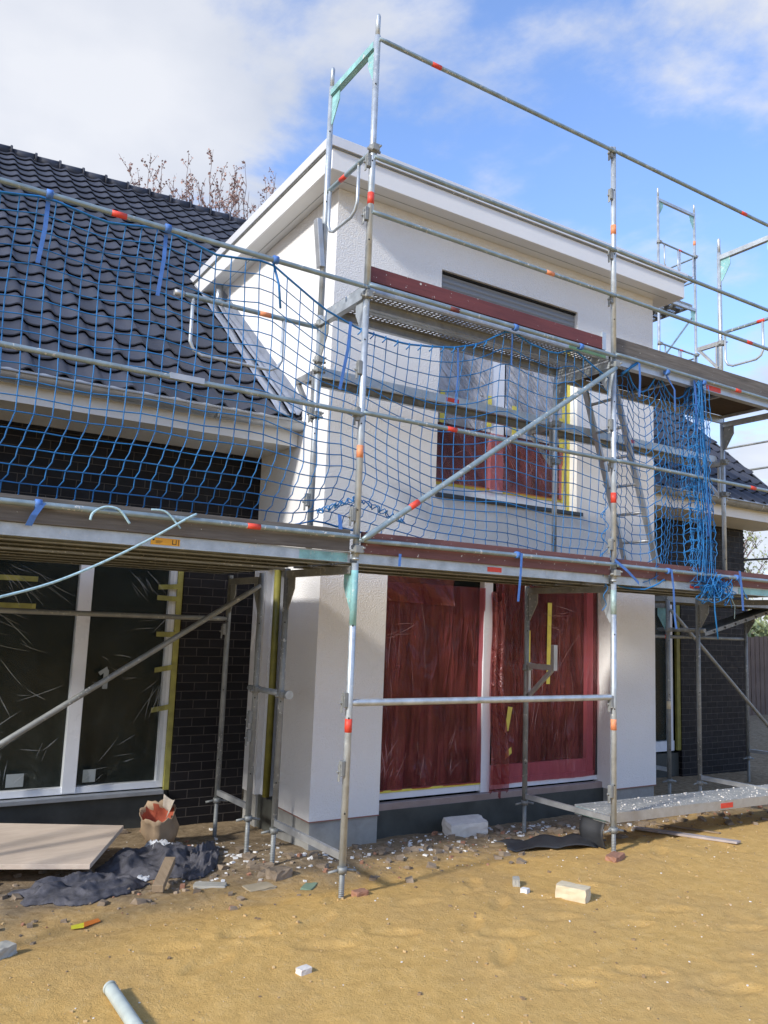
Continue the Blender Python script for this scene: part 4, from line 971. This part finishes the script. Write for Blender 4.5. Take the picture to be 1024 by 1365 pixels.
# ------------------------------------------------------------------ rope across the left
def onY(px, py, Y):
    d = fw+RR*((px-512)/F)-UU*((py-682.5)/F); c = Vector((CX, CY, CZ)); return c+d*((Y-CY)/d.y)
RP = thing('rope', (-1.2, -.06, 2.6), 'pale blue twisted rope slanting down across the left deck edge', 'rope')
pts = [Vector((-2.95, -.55, 1.86)), Vector((-2.62, -.35, 1.93)), Vector((-2.27, -.20, 2.03)), Vector((-1.98, -.12, 2.13)), Vector((-1.70, -.085, 2.27)), Vector((-1.45, -.07, 2.42)), Vector((-1.24, -.06, 2.56)), Vector((-1.17, -.04, 2.60))]
def smoothp(pts, n=8):
    out = []; p = [pts[0]]+list(pts)+[pts[-1]]
    for i in range(1, len(p)-2):
        for k in range(n):
            t = k/n; a_, b_, c_, d_ = p[i-1], p[i], p[i+1], p[i+2]
            out.append(.5*((2*b_)+(c_-a_)*t+(2*a_-5*b_+4*c_-d_)*t*t+(-a_+3*b_-3*c_+d_)*t**3))
    out.append(pts[-1]); return out
MB().tube(smoothp(pts), .0075, 8).build('rope_strand', m_rope, RP)
MB().tube(smoothp([Vector((-1.80, -.058, 2.50)), Vector((-1.785, -.055, 2.545)), Vector((-1.72, -.05, 2.585)), Vector((-1.64, -.055, 2.575)), Vector((-1.575, -.058, 2.50))]), .0075, 8).build('rope_loop', m_rope, RP)
MB().tube(smoothp([Vector((-1.45, -.04, 2.60)), Vector((-1.36, -.055, 2.59)), Vector((-1.27, -.058, 2.50))]), .006, 8).build('rope_loop', m_rope, RP)

# ------------------------------------------------------------------ loose things on the ground
o = thing('scaffold_plank', (4.1, .3, .42), 'plaster splashed steel plank resting low between the scaffold feet on the right', 'plank')
x0, x1, ya, yb, z0, z1 = 2.60, 5.67, .09, .47, .455, .42
def tilt(b): b.v = [(x, y, z+z0+(z1-z0)*(x-x0)/(x1-x0)) for x, y, z in b.v]; return b
b = MB(); b.box(x0, x1, ya, yb, -.006, 0)
tilt(b).build('plank_top', m_crumb, o)
b = MB(); b.box(x0, x1, ya-.004, ya-.0005, -.08, .002); b.box(x0, x1, yb+.0005, yb+.004, -.08, .002); b.box(x0-.004, x0-.0005, ya, yb, -.08, -.001); tilt(b).build('plank_rim', m_alu, o)
b = MB(); b.box(x0-.007, x0-.0045, ya+.02, yb-.02, -.07, -.01); tilt(b).build('painted_end', m_turq, o)
b = MB(); b.box(x0+1.5, x0+1.68, ya-.007, ya-.0045, -.065, -.02); tilt(b).build('marker_label', m_red, o)
b = MB()
for i in range(260):
    x = x0+random.random()*(x1-x0); q = ya+random.random()*(yb-ya); s_ = .003+.007*random.random()**3
    b.obox((x, q, s_*.5+.001), (1, .3, 0), (-.3, 1, 0), (0, 0, 1), s_, s_*.8, s_*.5)
tilt(b).build('plaster_crumbs', m_stone, o)['kind'] = 'stuff'

def lump(name, c, s, mat, seed, label, cat, group=None, rz=0., chamfer=.85, tilt_=(0, 0)):
    # irregular broken block
    rr = np.random.default_rng(seed); import itertools
    n = 5; vs = {}; b = MB()
    ls = np.linspace(-1, 1, n); faces = []
    pts = []; idx = {}
    def vid(i, j, k):
        if (i, j, k) not in idx:
            p = np.array([ls[i], ls[j], ls[k]]); e = np.abs(p); cnt = (e > .99).sum()
            p = p*(1-(.02 if cnt == 2 else .05 if cnt == 3 else 0)*(1.6-chamfer)*1.5)+rr.normal(size=3)*.035*(1.35-chamfer)*2
            idx[(i, j, k)] = len(pts); pts.append(p)
        return idx[(i, j, k)]
    for a_ in range(n-1):
        for d_ in range(n-1):
            faces += [(vid(a_, d_, 0), vid(a_, d_+1, 0), vid(a_+1, d_+1, 0), vid(a_+1, d_, 0)), (vid(a_, d_, n-1), vid(a_+1, d_, n-1), vid(a_+1, d_+1, n-1), vid(a_, d_+1, n-1)),
                      (vid(a_, 0, d_), vid(a_+1, 0, d_), vid(a_+1, 0, d_+1), vid(a_, 0, d_+1)), (vid(a_, n-1, d_), vid(a_, n-1, d_+1), vid(a_+1, n-1, d_+1), vid(a_+1, n-1, d_)),
                      (vid(0, a_, d_), vid(0, a_, d_+1), vid(0, a_+1, d_+1), vid(0, a_+1, d_)), (vid(n-1, a_, d_), vid(n-1, a_+1, d_), vid(n-1, a_+1, d_+1), vid(n-1, a_, d_+1))]
    b.add([(p[0]*s[0]/2, p[1]*s[1]/2, p[2]*s[2]/2) for p in pts], faces, False)
    o = b.build(name, mat); o.location = c; o.rotation_euler = (tilt_[0], tilt_[1], rz); return tag(o, label, cat, group)
def at(px, py, z0=.15, it=6):
    d = fw+RR*((px-512)/F)-UU*((py-682.5)/F); c = Vector((CX, CY, CZ)); z = z0
    for _ in range(it): p = c+d*((z-CZ)/d.z); z = G(p.x, p.y)
    return p
def put(px, py, dz=0): p = at(px, py); return (p.x, p.y, p.z+dz)

lump('block', put(620, 1111, .06), (.38, .20, .13), m_stone, 3, 'pale grey aerated concrete block lying before the red covered window', 'block', rz=-.22, chamfer=.97, tilt_=(.14, -.05))
lump('brick', put(764, 1198, .035), (.21, .115, .10), m_brickyel, 4, 'cream brick lying alone on the open sand', 'brick', rz=-1.12, chamfer=.97)
lump('brick_fragment', put(688, 1180, .02), (.085, .05, .06), m_slab, 5, 'small greyish brick fragment on the sand left of the cream brick', 'stone', rz=.9)
lump('plaster_chip', put(700, 1190, .01), (.05, .05, .04), m_rubble_w, 6, 'tiny white triangular plaster chip beside the grey brick fragment', 'debris', rz=.4)
lump('stone', put(405, 1297, .01), (.07, .05, .035), m_stone, 7, 'pale flat stone alone on the sand at the lower middle', 'stone', rz=.2)
lump('stone', put(1, 1275, .02), (.13, .09, .07), m_slab, 8, 'grey stone at the left edge of the sand', 'stone', rz=.6, chamfer=.7)
lump('stone', put(372, 1170, .02), (.16, .12, .09), m_rubble, 9, 'ochre clod of soil between the scaffold feet and the slabs', 'stone', rz=.3, chamfer=.6)
lump('slab_scrap', put(280, 1181, .005), (.22, .10, .02), m_slab, 10, 'flat grey slab scrap on dirt right of the dark fleece', 'debris', rz=-.5)
lump('slab_scrap', put(345, 1184, .005), (.20, .13, .02), simple('tan_scrap', (.40, .33, .22), .9), 11, 'flat tan slab scrap just left of the ochre clod', 'debris', rz=.1)
lump('slab_scrap', put(412, 1182, .003), (.16, .08, .012), simple('green_scrap', (.20, .28, .19), .8), 12, 'thin greenish scrap on the dirt left of the front scaffold foot', 'debris', rz=.8)
lump('stone', put(820, 1145, .0), (.20, .10, .07), m_rubble_r, 13, 'reddish stone lying against the right front scaffold foot', 'stone', rz=.4, chamfer=.6)
lump('stone', put(480, 1192, .0), (.10, .07, .05), m_rubble_r, 14, 'brown clod beside the left front scaffold foot', 'stone', rz=.1, chamfer=.6)
# plywood panel leaning low on the left
o = thing('plywood_panel', (-1.6, 2.0, .3), 'large pale plywood panel lying tilted on the dark fleece at left', 'panel')
q = [Vector((-3.0, 2.95, .30)), Vector((-.906, 2.007, .27)), Vector((-1.315, 1.305, .20)), Vector((-3.2, 2.15, .20))]
b = MB(); th = Vector((0, 0, -.035)); b.add(q+[p+th for p in q], [(3, 2, 1, 0), (4, 5, 6, 7), (0, 1, 5, 4), (1, 2, 6, 5), (2, 3, 7, 6), (3, 0, 4, 7)]); b.build('panel_sheet', m_panel, o, .002)
# dark fleece: crumpled heaps
def cloth(cx_, cy_, sx, sy, h, seed, rz=0., n=70, folds=7):
    u = np.linspace(-1, 1, n); U, V = np.meshgrid(u, u, indexing='ij'); rr = np.sqrt(U**2+V**2)
    rad = 1+.28*fbm(np.arctan2(V, U)*2+seed, rr*0+seed, 3)*2
    ph = fbm(U*1.6+seed, V*1.6, 3)*5
    fold = (1-np.abs(np.sin(U*folds+V*1.5+ph*1.6)))**1.6*.9+np.abs(fbm(U*3+seed, V*3, 3))*.9
    env = np.clip(1-rr**2.4, 0, 1)
    c_, s_ = math.cos(rz), math.sin(rz)
    X0 = U*sx*rad*(1-.12*rr*rr); Y0 = V*sy*rad
    X = cx_+X0*c_-Y0*s_; Y = cy_+X0*s_+Y0*c_
    Z = gz(X, Y)+.008+h*env**.6*(.45+fold*.75)
    mask = rr <= 1.05
    P_ = np.stack([X, Y, Z], -1); b = MB(); fs = []
    for i in range(n-1):
        for j in range(n-1):
            if mask[i, j] and mask[i+1, j+1] and mask[i+1, j] and mask[i, j+1]: fs.append((i*n+j, (i+1)*n+j, (i+1)*n+j+1, i*n+j+1))
    b.add(P_.reshape(-1, 3).tolist(), fs, True); return b
o = thing('fleece_sheet', (-1.3, 1.5, .1), 'crumpled dark grey fleece sheet heaped under and beside the plywood panel', 'sheet')
cloth(-1.42, 1.16, .46, .34, .075, 1, .35, folds=3).build('sheet_fold', m_cloth, o, solid=.006); cloth(-.72, 1.62, .46, .42, .12, 5, .2, folds=3).build('sheet_fold', m_cloth, o, solid=.006); cloth(-.42, 1.50, .15, .50, .10, 8, -.5, folds=2.5).build('sheet_fold', m_cloth, o, solid=.006)
o = tag(cloth(-.62, 1.95, .13, .20, .10, 11, .4, 40, 5).build('foil_scrap', m_palefoil, solid=.003), 'torn pale foil crumpled on the dark fleece below the paper sack', 'debris')
tag(cloth(-.95, 1.25, .10, .05, .035, 13, .4, 30, 4).build('foil_scrap', m_palefoil, solid=.003), 'small pale scrap of film at the front of the fleece', 'debris')
# paper sack
o = thing('paper_sack', (-.62, 2.45, .1), 'open brown paper cement sack with red lining standing crumpled by the brick pier', 'sack')
SC = Vector((-.50, 2.28, G(-.50, 2.28)+.02)); ax_ = Vector((-.30, -.42, .85)).normalized(); e1_ = ax_.cross(Vector((0, 0, 1))).normalized(); e2_ = ax_.cross(e1_)
def sring(h_, ra, rb_, seed, rough_=.16, lip=0., n=36):
    out = []
    for i in range(n+1):
        w_ = 2*math.pi*i/n; k = float(fbm(np.array(5+2.2*math.cos(w_)+h_*2), np.array(5+2.2*math.sin(w_)+seed), 4)); k2 = float(fbm(np.array(9+5*math.cos(w_)), np.array(9+5*math.sin(w_)+h_*9), 3))
        f_ = 1+rough_*(k*3+k2*1.5); p = SC+ax_*(h_+lip*k2)+e1_*(ra*f_*math.cos(w_))+e2_*(rb_*f_*math.sin(w_)); p.z = max(p.z, SC.z-.02); out.append(tuple(p))
    return out
MB().grid(np.array([sring(0, .06, .05, 1), sring(.03, .13, .10, 1), sring(.12, .155, .12, 1), sring(.20, .145, .115, 1.2), sring(.27, .135, .11, 1.4, .2, .10), sring(.33, .155, .125, 1.6, .24, .15)])).build('sack_body', m_sack, o, solid=.004)
MB().grid(np.array([sring(.315, .148, .118, 1.6, .24, .15), sring(.26, .125, .10, 1.4, .2, .10), sring(.19, .11, .09, 1.2), sring(.14, .03, .03, 1)])).build('sack_lining', m_sackin, o)
MB().grid(np.array([[tuple(SC+ax_*(.31+.05*math.sin(u_*3)+.09*v_)+e1_*(.11+.05*v_)*math.cos(2.6+u_)+e2_*(.10+.05*v_)*math.sin(2.6+u_)) for u_ in np.linspace(0, 2.0, 14)] for v_ in np.linspace(0, 1, 6)])).build('sack_flap', simple('greyish_paper', (.50, .44, .36), .8, 0, .15, 12), o, solid=.003)
# timber piece under the sheet
p = put(212, 1188, .03); o = MB().bar((p[0]-.03, p[1]-.06, p[2]+.005), (p[0]+.17, p[1]+.32, p[2]+.07), .075, .05).build('timber_piece', m_stick, None, .003); tag(o, 'short squared timber sticking out from beneath the fleece', 'timber')
# rubber sheet
o = thing('rubber_sheet', (2.7, .6, .2), 'black rubber sheet hanging from the plank end onto the ground', 'sheet')
A = []
for t in np.linspace(0, 1, 14):
    x_ = 2.60-.05*t-.03*math.sin(t*5); z_ = .385-.29*t; A.append([(x_+.01*math.sin(s_*6), .12+.26*s_-.03*t, max(z_, G(x_, .25)+.01)) for s_ in np.linspace(0, 1, 8)])
MB().grid(np.array(A)).build('hanging_part', m_rubber, o, solid=.006)
A = []
for t in np.linspace(0, 1, 20):
    xc = 2.55-.72*t; yc = .30+.26*t; A.append([(xc+.05*math.sin(s_*3), yc+(.30-.12*t)*(s_-.5), G(xc, yc)+.022+.03*abs(math.sin(t*7+s_*2))+.02*s_) for s_ in np.linspace(0, 1, 10)])
MB().grid(np.array(A)).build('lying_part', m_rubber, o, solid=.006)
# wooden strip, pipe, tag
a_ = put(845, 1106, .02); b_ = put(985, 1126, .02); tag(MB().bar(a_, b_, .085, .018).build('board_strip', simple('pinkish_grey_strip', (.42, .36, .33), .7, 0, .15, 8), None, .002), 'thin pinkish grey board lying on the sand before the low plank', 'board')
a_ = put(862, 1098, .01); b_ = put(960, 1112, .01); tag(MB().bar(a_, b_, .035, .012).build('board_strip', m_stick, None, .002), 'narrow raw wooden lath beside the pinkish board', 'lath')
a_ = Vector(put(146, 1326, .03)); b_ = Vector(put(180, 1380, .035)); b_ = a_+(b_-a_).normalized()*.62
b = MB(); b.tube([a_, b_], .030, 20, cap=False); b.tube([a_-(b_-a_)*.001, a_+(b_-a_)*.03], .033, 20, cap=False); b.tube([b_, a_], .026, 20, cap=False)
tag(b.build('pipe', m_pipe), 'pale grey plastic pipe end lying at the bottom edge of the sand', 'pipe')
p = put(115, 1236, .012); b = MB(); b.add([(p[0]-.09, p[1]-.02, p[2]-.002), (p[0]-.02, p[1]-.03, p[2]), (p[0]-.01, p[1]+.02, p[2]+.01), (p[0]-.08, p[1]+.03, p[2])], [(0, 1, 2, 3)]); tg = b.build('wrapper_scrap', simple('yellow_wrapper', (.72, .66, .05), .5), None, solid=.002); tag(tg, 'small yellow and orange wrapper scrap on the dirt at left', 'debris')
b = MB(); b.add([(p[0]-.02, p[1]-.03, p[2]+.002), (p[0]+.09, p[1]+.03, p[2]), (p[0]+.08, p[1]+.06, p[2]+.008), (p[0]-.01, p[1]+.02, p[2]+.012)], [(0, 1, 2, 3)]); q_ = b.build('orange_part', simple('orange_wrapper', (.75, .22, .04), .5), None, solid=.002); q_.parent = tg

# rubble and plaster crumbs
def scatter(name, mat, n, fx, smin, smax, label, flat=.6, pw=2.5, seed=1):
    rr = random.Random(seed); b = MB()
    for _ in range(n):
        x, y = fx(rr); s_ = smin+(smax-smin)*rr.random()**pw; z = G(x, y)+s_*flat*.25
        a1 = rr.random()*6.28; t1 = (rr.random()-.5)*.6
        e1 = Vector((math.cos(a1), math.sin(a1), t1)).normalized(); e2 = Vector((-math.sin(a1), math.cos(a1), (rr.random()-.5)*.5)).normalized(); e3 = e1.cross(e2)
        k = [(1+.35*(rr.random()-.5)) for _ in range(8)]; c0 = Vector((x, y, z)); vs = []; ii = 0
        for i in (-1, 1):
            for j in (-1, 1):
                for l in (-1, 1): vs.append(c0+(e1*i*(.7+.6*rr.random())+e2*j*.75+e3*l*flat)*s_*.5*k[ii]); ii += 1
        b.add(vs, [(0, 1, 3, 2), (4, 6, 7, 5), (0, 4, 5, 1), (2, 3, 7, 6), (0, 2, 6, 4), (1, 5, 7, 3)])
    o = b.build(name, mat); tag(o, label, 'debris', None, 'stuff'); return o
def nearwall(rr):
    while True:
        x = rr.uniform(-1.0, 5.2); y = rr.gauss(1.05, .28) if x > .3 else rr.gauss(1.55, .45)
        if .45 < y < (1.42 if .44 < x < 4.8 else 2.8): return x, y
def nearwall2(rr):
    while True:
        x = rr.uniform(-2.6, 7.5); y = rr.gauss(.95, .38) if x > 0 else rr.gauss(1.2, .6)
        if .1 < y < (1.44 if .4 < x < 4.8 else 2.8): return x, y
def open_(rr): return rr.uniform(-2.6, 4.6), rr.uniform(-2.6, .6)
scatter('plaster_crumbs', m_rubble_w, 800, nearwall, .005, .040, 'white plaster and polystyrene crumbs strewn along the foot of the house', .4, 3, 1)
scatter('plaster_flecks', m_rubble_w, 260, open_, .003, .013, 'sparse tiny white flecks on the open sand', .5, 3, 2)
scatter('soil_rubble', m_rubble, 1500, nearwall2, .008, .085, 'broken brown clods and mortar lumps near the wall', .5, 5, 3)
scatter('brick_rubble', m_rubble_r, 200, nearwall2, .008, .045, 'reddish brick crumbs mixed into the dirt by the wall', .7, 2.5, 4)
scatter('sand_pebbles', simple('sand_pebble', (.50, .345, .165), .9, 0, .3, 9), 1300, open_, .004, .020, 'small sandy pebbles and clods across the open ground', .6, 5, 5)
scatter('dark_grit', simple('dark_grit', (.26, .18, .10), .9), 350, lambda r_: (r_.uniform(-2.6, 4.6), r_.uniform(-2.6, 1.2)), .004, .022, 'dark grit scattered over the sand', .6, 3, 6)

# ------------------------------------------------------------------ background
def tree(name, base, h, label, crown_h, spread, mleaf, nb=26, seed=1, leafs=60, lsize=.09, twigs=3):
    rr = random.Random(seed); T_ = thing(name, base, label, 'tree'); b = MB(); lv = MB(); bx, by, bz = base
    tips = []
    def branch(p, d, L_, r, dep):
        pts = [p]; q = Vector(p); dd = Vector(d)
        for i in range(5):
            dd = (dd+Vector((rr.uniform(-.16, .16), rr.uniform(-.16, .16), .07))).normalized(); q = q+dd*L_/5; pts.append(Vector(q))
        b.tube(pts, [r*(1-.15*i) for i in range(6)], 5 if dep else 8, cap=False)
        if dep < twigs:
            for k in range(4 if dep else nb):
                t = rr.uniform(.25, 1.0) if dep else rr.uniform(1-crown_h, 1.0); i = min(4, int(t*5)); s_ = pts[i].lerp(pts[i+1], t*5-i)
                a1 = rr.random()*6.28; e = Vector((math.cos(a1), math.sin(a1), rr.uniform(.5, 1.6))).normalized()
                branch(s_, e, (L_*.5 if dep else spread*rr.uniform(.6, 1.1)*(1.25-t*.6)), r*(.5 if dep else .32)*(1.1-.5*t)+.002, dep+1)
        if dep >= 1:
            for k in range(leafs//(6 if dep < twigs else 3)):
                t = rr.random(); i = min(4, int(t*5)); s_ = pts[i].lerp(pts[i+1], t*5-i)+Vector([rr.gauss(0, .04) for _ in range(3)])
                n_ = Vector([rr.gauss(0, 1) for _ in range(3)]).normalized(); a2 = n_.orthogonal().normalized(); b2 = n_.cross(a2); sz = lsize*rr.uniform(.5, 1.2)
                lv.add([s_-a2*sz, s_+b2*sz*.5, s_+a2*sz, s_-b2*sz*.5], [(0, 1, 2, 3)])
    branch(Vector(base), Vector((0, 0, 1)), h, h*.018, 0)
    b.build('trunk', m_twig, T_); lv.build('crown', mleaf, T_); return T_
def shoots(name, base, label, z0_, x0, x1, ztop, nsh, seed):
    rr = random.Random(seed); T_ = thing(name, base, label, 'tree', 'budding trees behind the roof'); b = MB(); lv = MB(); bx, by, bz = base
    b.tube([(bx, by, bz), (bx+.05, by, z0_*.5), (bx, by, z0_)], [.16, .12, .09], 8)
    def leaf(c0):
        n_ = Vector([rr.gauss(0, 1) for _ in range(3)]).normalized(); a2 = n_.orthogonal().normalized(); b2 = n_.cross(a2); sz = rr.uniform(.025, .058)
        lv.add([c0-a2*sz, c0+b2*sz*.6, c0+a2*sz, c0-b2*sz*.6], [(0, 1, 2, 3)])
    for k in range(nsh):
        tx = rr.uniform(x0, x1); ty = by+rr.uniform(-1, 1); tz = ztop-rr.uniform(0, 1.3)**1.3; P_ = [Vector((bx, by, z0_-rr.random()*2))]
        for t in np.linspace(.12, 1, 9):
            e = t**.7; P_.append(Vector((bx+(tx-bx)*e+rr.gauss(0, .05), by+(ty-by)*e+rr.gauss(0, .05), P_[0].z+(tz-P_[0].z)*t)))
        b.tube(P_, [.04*(1-.1*i) for i in range(10)], 5, cap=False)
        for m_ in range(16):
            t = rr.uniform(.35, 1)*8.99; i = int(t); c0 = P_[i].lerp(P_[i+1], t-i); L_ = rr.uniform(.15, .55)
            d = Vector((rr.gauss(0, .5), rr.gauss(0, .5), 1)).normalized(); e1 = c0+d*L_; b.tube([c0, c0+d*L_*.5+Vector((rr.gauss(0, .02), 0, 0)), e1], [.010, .007, .004], 4, cap=False)
            for q_ in range(7): leaf(c0.lerp(e1, rr.random()**.6)+Vector([rr.gauss(0, .03) for _ in range(3)]))
    b.build('trunk', m_twig, T_); lv.build('crown', m_bud, T_)
shoots('bare_tree', (2.5, 16, -.2), 'bare tree with sparse reddish buds behind the ridge, the left one', 9.0, 1.75, 3.1, 14.3, 14, 1)
shoots('bare_tree', (3.9, 16, -.2), 'middle bare tree with the densest reddish buds behind the ridge', 9.5, 3.0, 4.6, 14.45, 20, 2)
shoots('bare_tree', (5.2, 16, -.2), 'bare tree with reddish buds behind the ridge just left of the white eaves', 9.5, 4.6, 5.9, 14.8, 16, 3)
tree('young_tree', (25.0, 15, -.4), 6.6, 'sparse pale green tree beyond the right brick corner', .8, 1.8, m_leafg, 20, 5, 9, .07)
tree('young_tree', (28.0, 15.5, -.4), 6.8, 'second sparse pale tree at the far right edge', .8, 1.7, m_leafg, 20, 9, 9, .07)
FN = thing('wooden_fence', (17, 8.5, -.1), 'brown wooden board fence beyond the right side of the house', 'fence')
b = MB(); x = 11.0
while x < 30: hh = 1.93+.05*random.random(); b.box(x, x+.16, 8.5, 8.525, -.4, hh); x += .20
b.build('fence_boards', m_fence, FN)
b = MB(); b.box(11, 30, 8.53, 8.57, .35, .45); b.box(11, 30, 8.53, 8.57, 1.45, 1.55); b.build('fence_rail', m_fence, FN)
for k in range(8): x = 12+k*2.3; MB().box(x, x+.12, 8.58, 8.70, -.4, 2.0).build('fence_post', m_fence, FN)
# bushes behind the fence, and an unseen hedge added for dark window reflections
def hedge(name, x0, x1, y0, y1, z1, n, label, mat, seed):
    rr = random.Random(seed); T_ = MB()
    for i in range(n):
        x = rr.uniform(x0, x1); y = rr.uniform(y0, y1); top_ = z1*(.72+.28*math.sin(x*.9+seed)*math.cos(x*.37)); z = rr.uniform(-.2, 1)**.8 if False else rr.random()**.7*top_
        n_ = Vector([rr.gauss(0, 1) for _ in range(3)]).normalized(); a2 = n_.orthogonal().normalized(); b2 = n_.cross(a2); s_ = rr.uniform(.06, .17)
        c0 = Vector((x, y, z)); T_.add([c0-a2*s_, c0+b2*s_*.6, c0+a2*s_, c0-b2*s_*.6], [(0, 1, 2, 3)])
    return tag(T_.build(name, mat), label, 'hedge', None, 'stuff')
hedge('bushes', 16, 34, 10.0, 12.5, 3.0, 9000, 'pale green bushes in young leaf behind the wooden fence', m_leafg, 2)
hedge('reflection_hedge', -30, 34, -22, -19, 4.5, 26000, 'unseen green hedge added behind the camera to darken the window reflections', simple('hedge_leaf', (.05, .08, .025), .8, 0, .4, 3), 6)
hill = MB(); hill.grid(np.array([[(x, 90+10*math.sin(i), z) for x in np.linspace(-160, 260, 40)] for i, z in enumerate((-1, 4.2))])); tag(hill.build('distant_treeline', simple('far_green', (.09, .12, .07), .95, 0, .3, .3)), 'far green treeline on the horizon', None, None, 'structure')

for o in bpy.data.objects:
    if o.parent: continue
    b_ = o.name.split('.')[0]
    gname = {'safety_net': 'blue safety nets on the front scaffold', 'wing_scaffold': 'scaffolds round the house', 'facade_scaffold': 'scaffolds round the house', 'gable_scaffold': 'scaffolds round the house',
             'stone': 'loose stones on the ground', 'slab_scrap': 'flat slab scraps near the scaffold feet', 'foil_scrap': 'foil scraps on the fleece', 'young_tree': 'sparse trees beyond the right corner', 'board_strip': 'thin boards lying on the sand'}.get(b_)
    if gname: o['group'] = gname
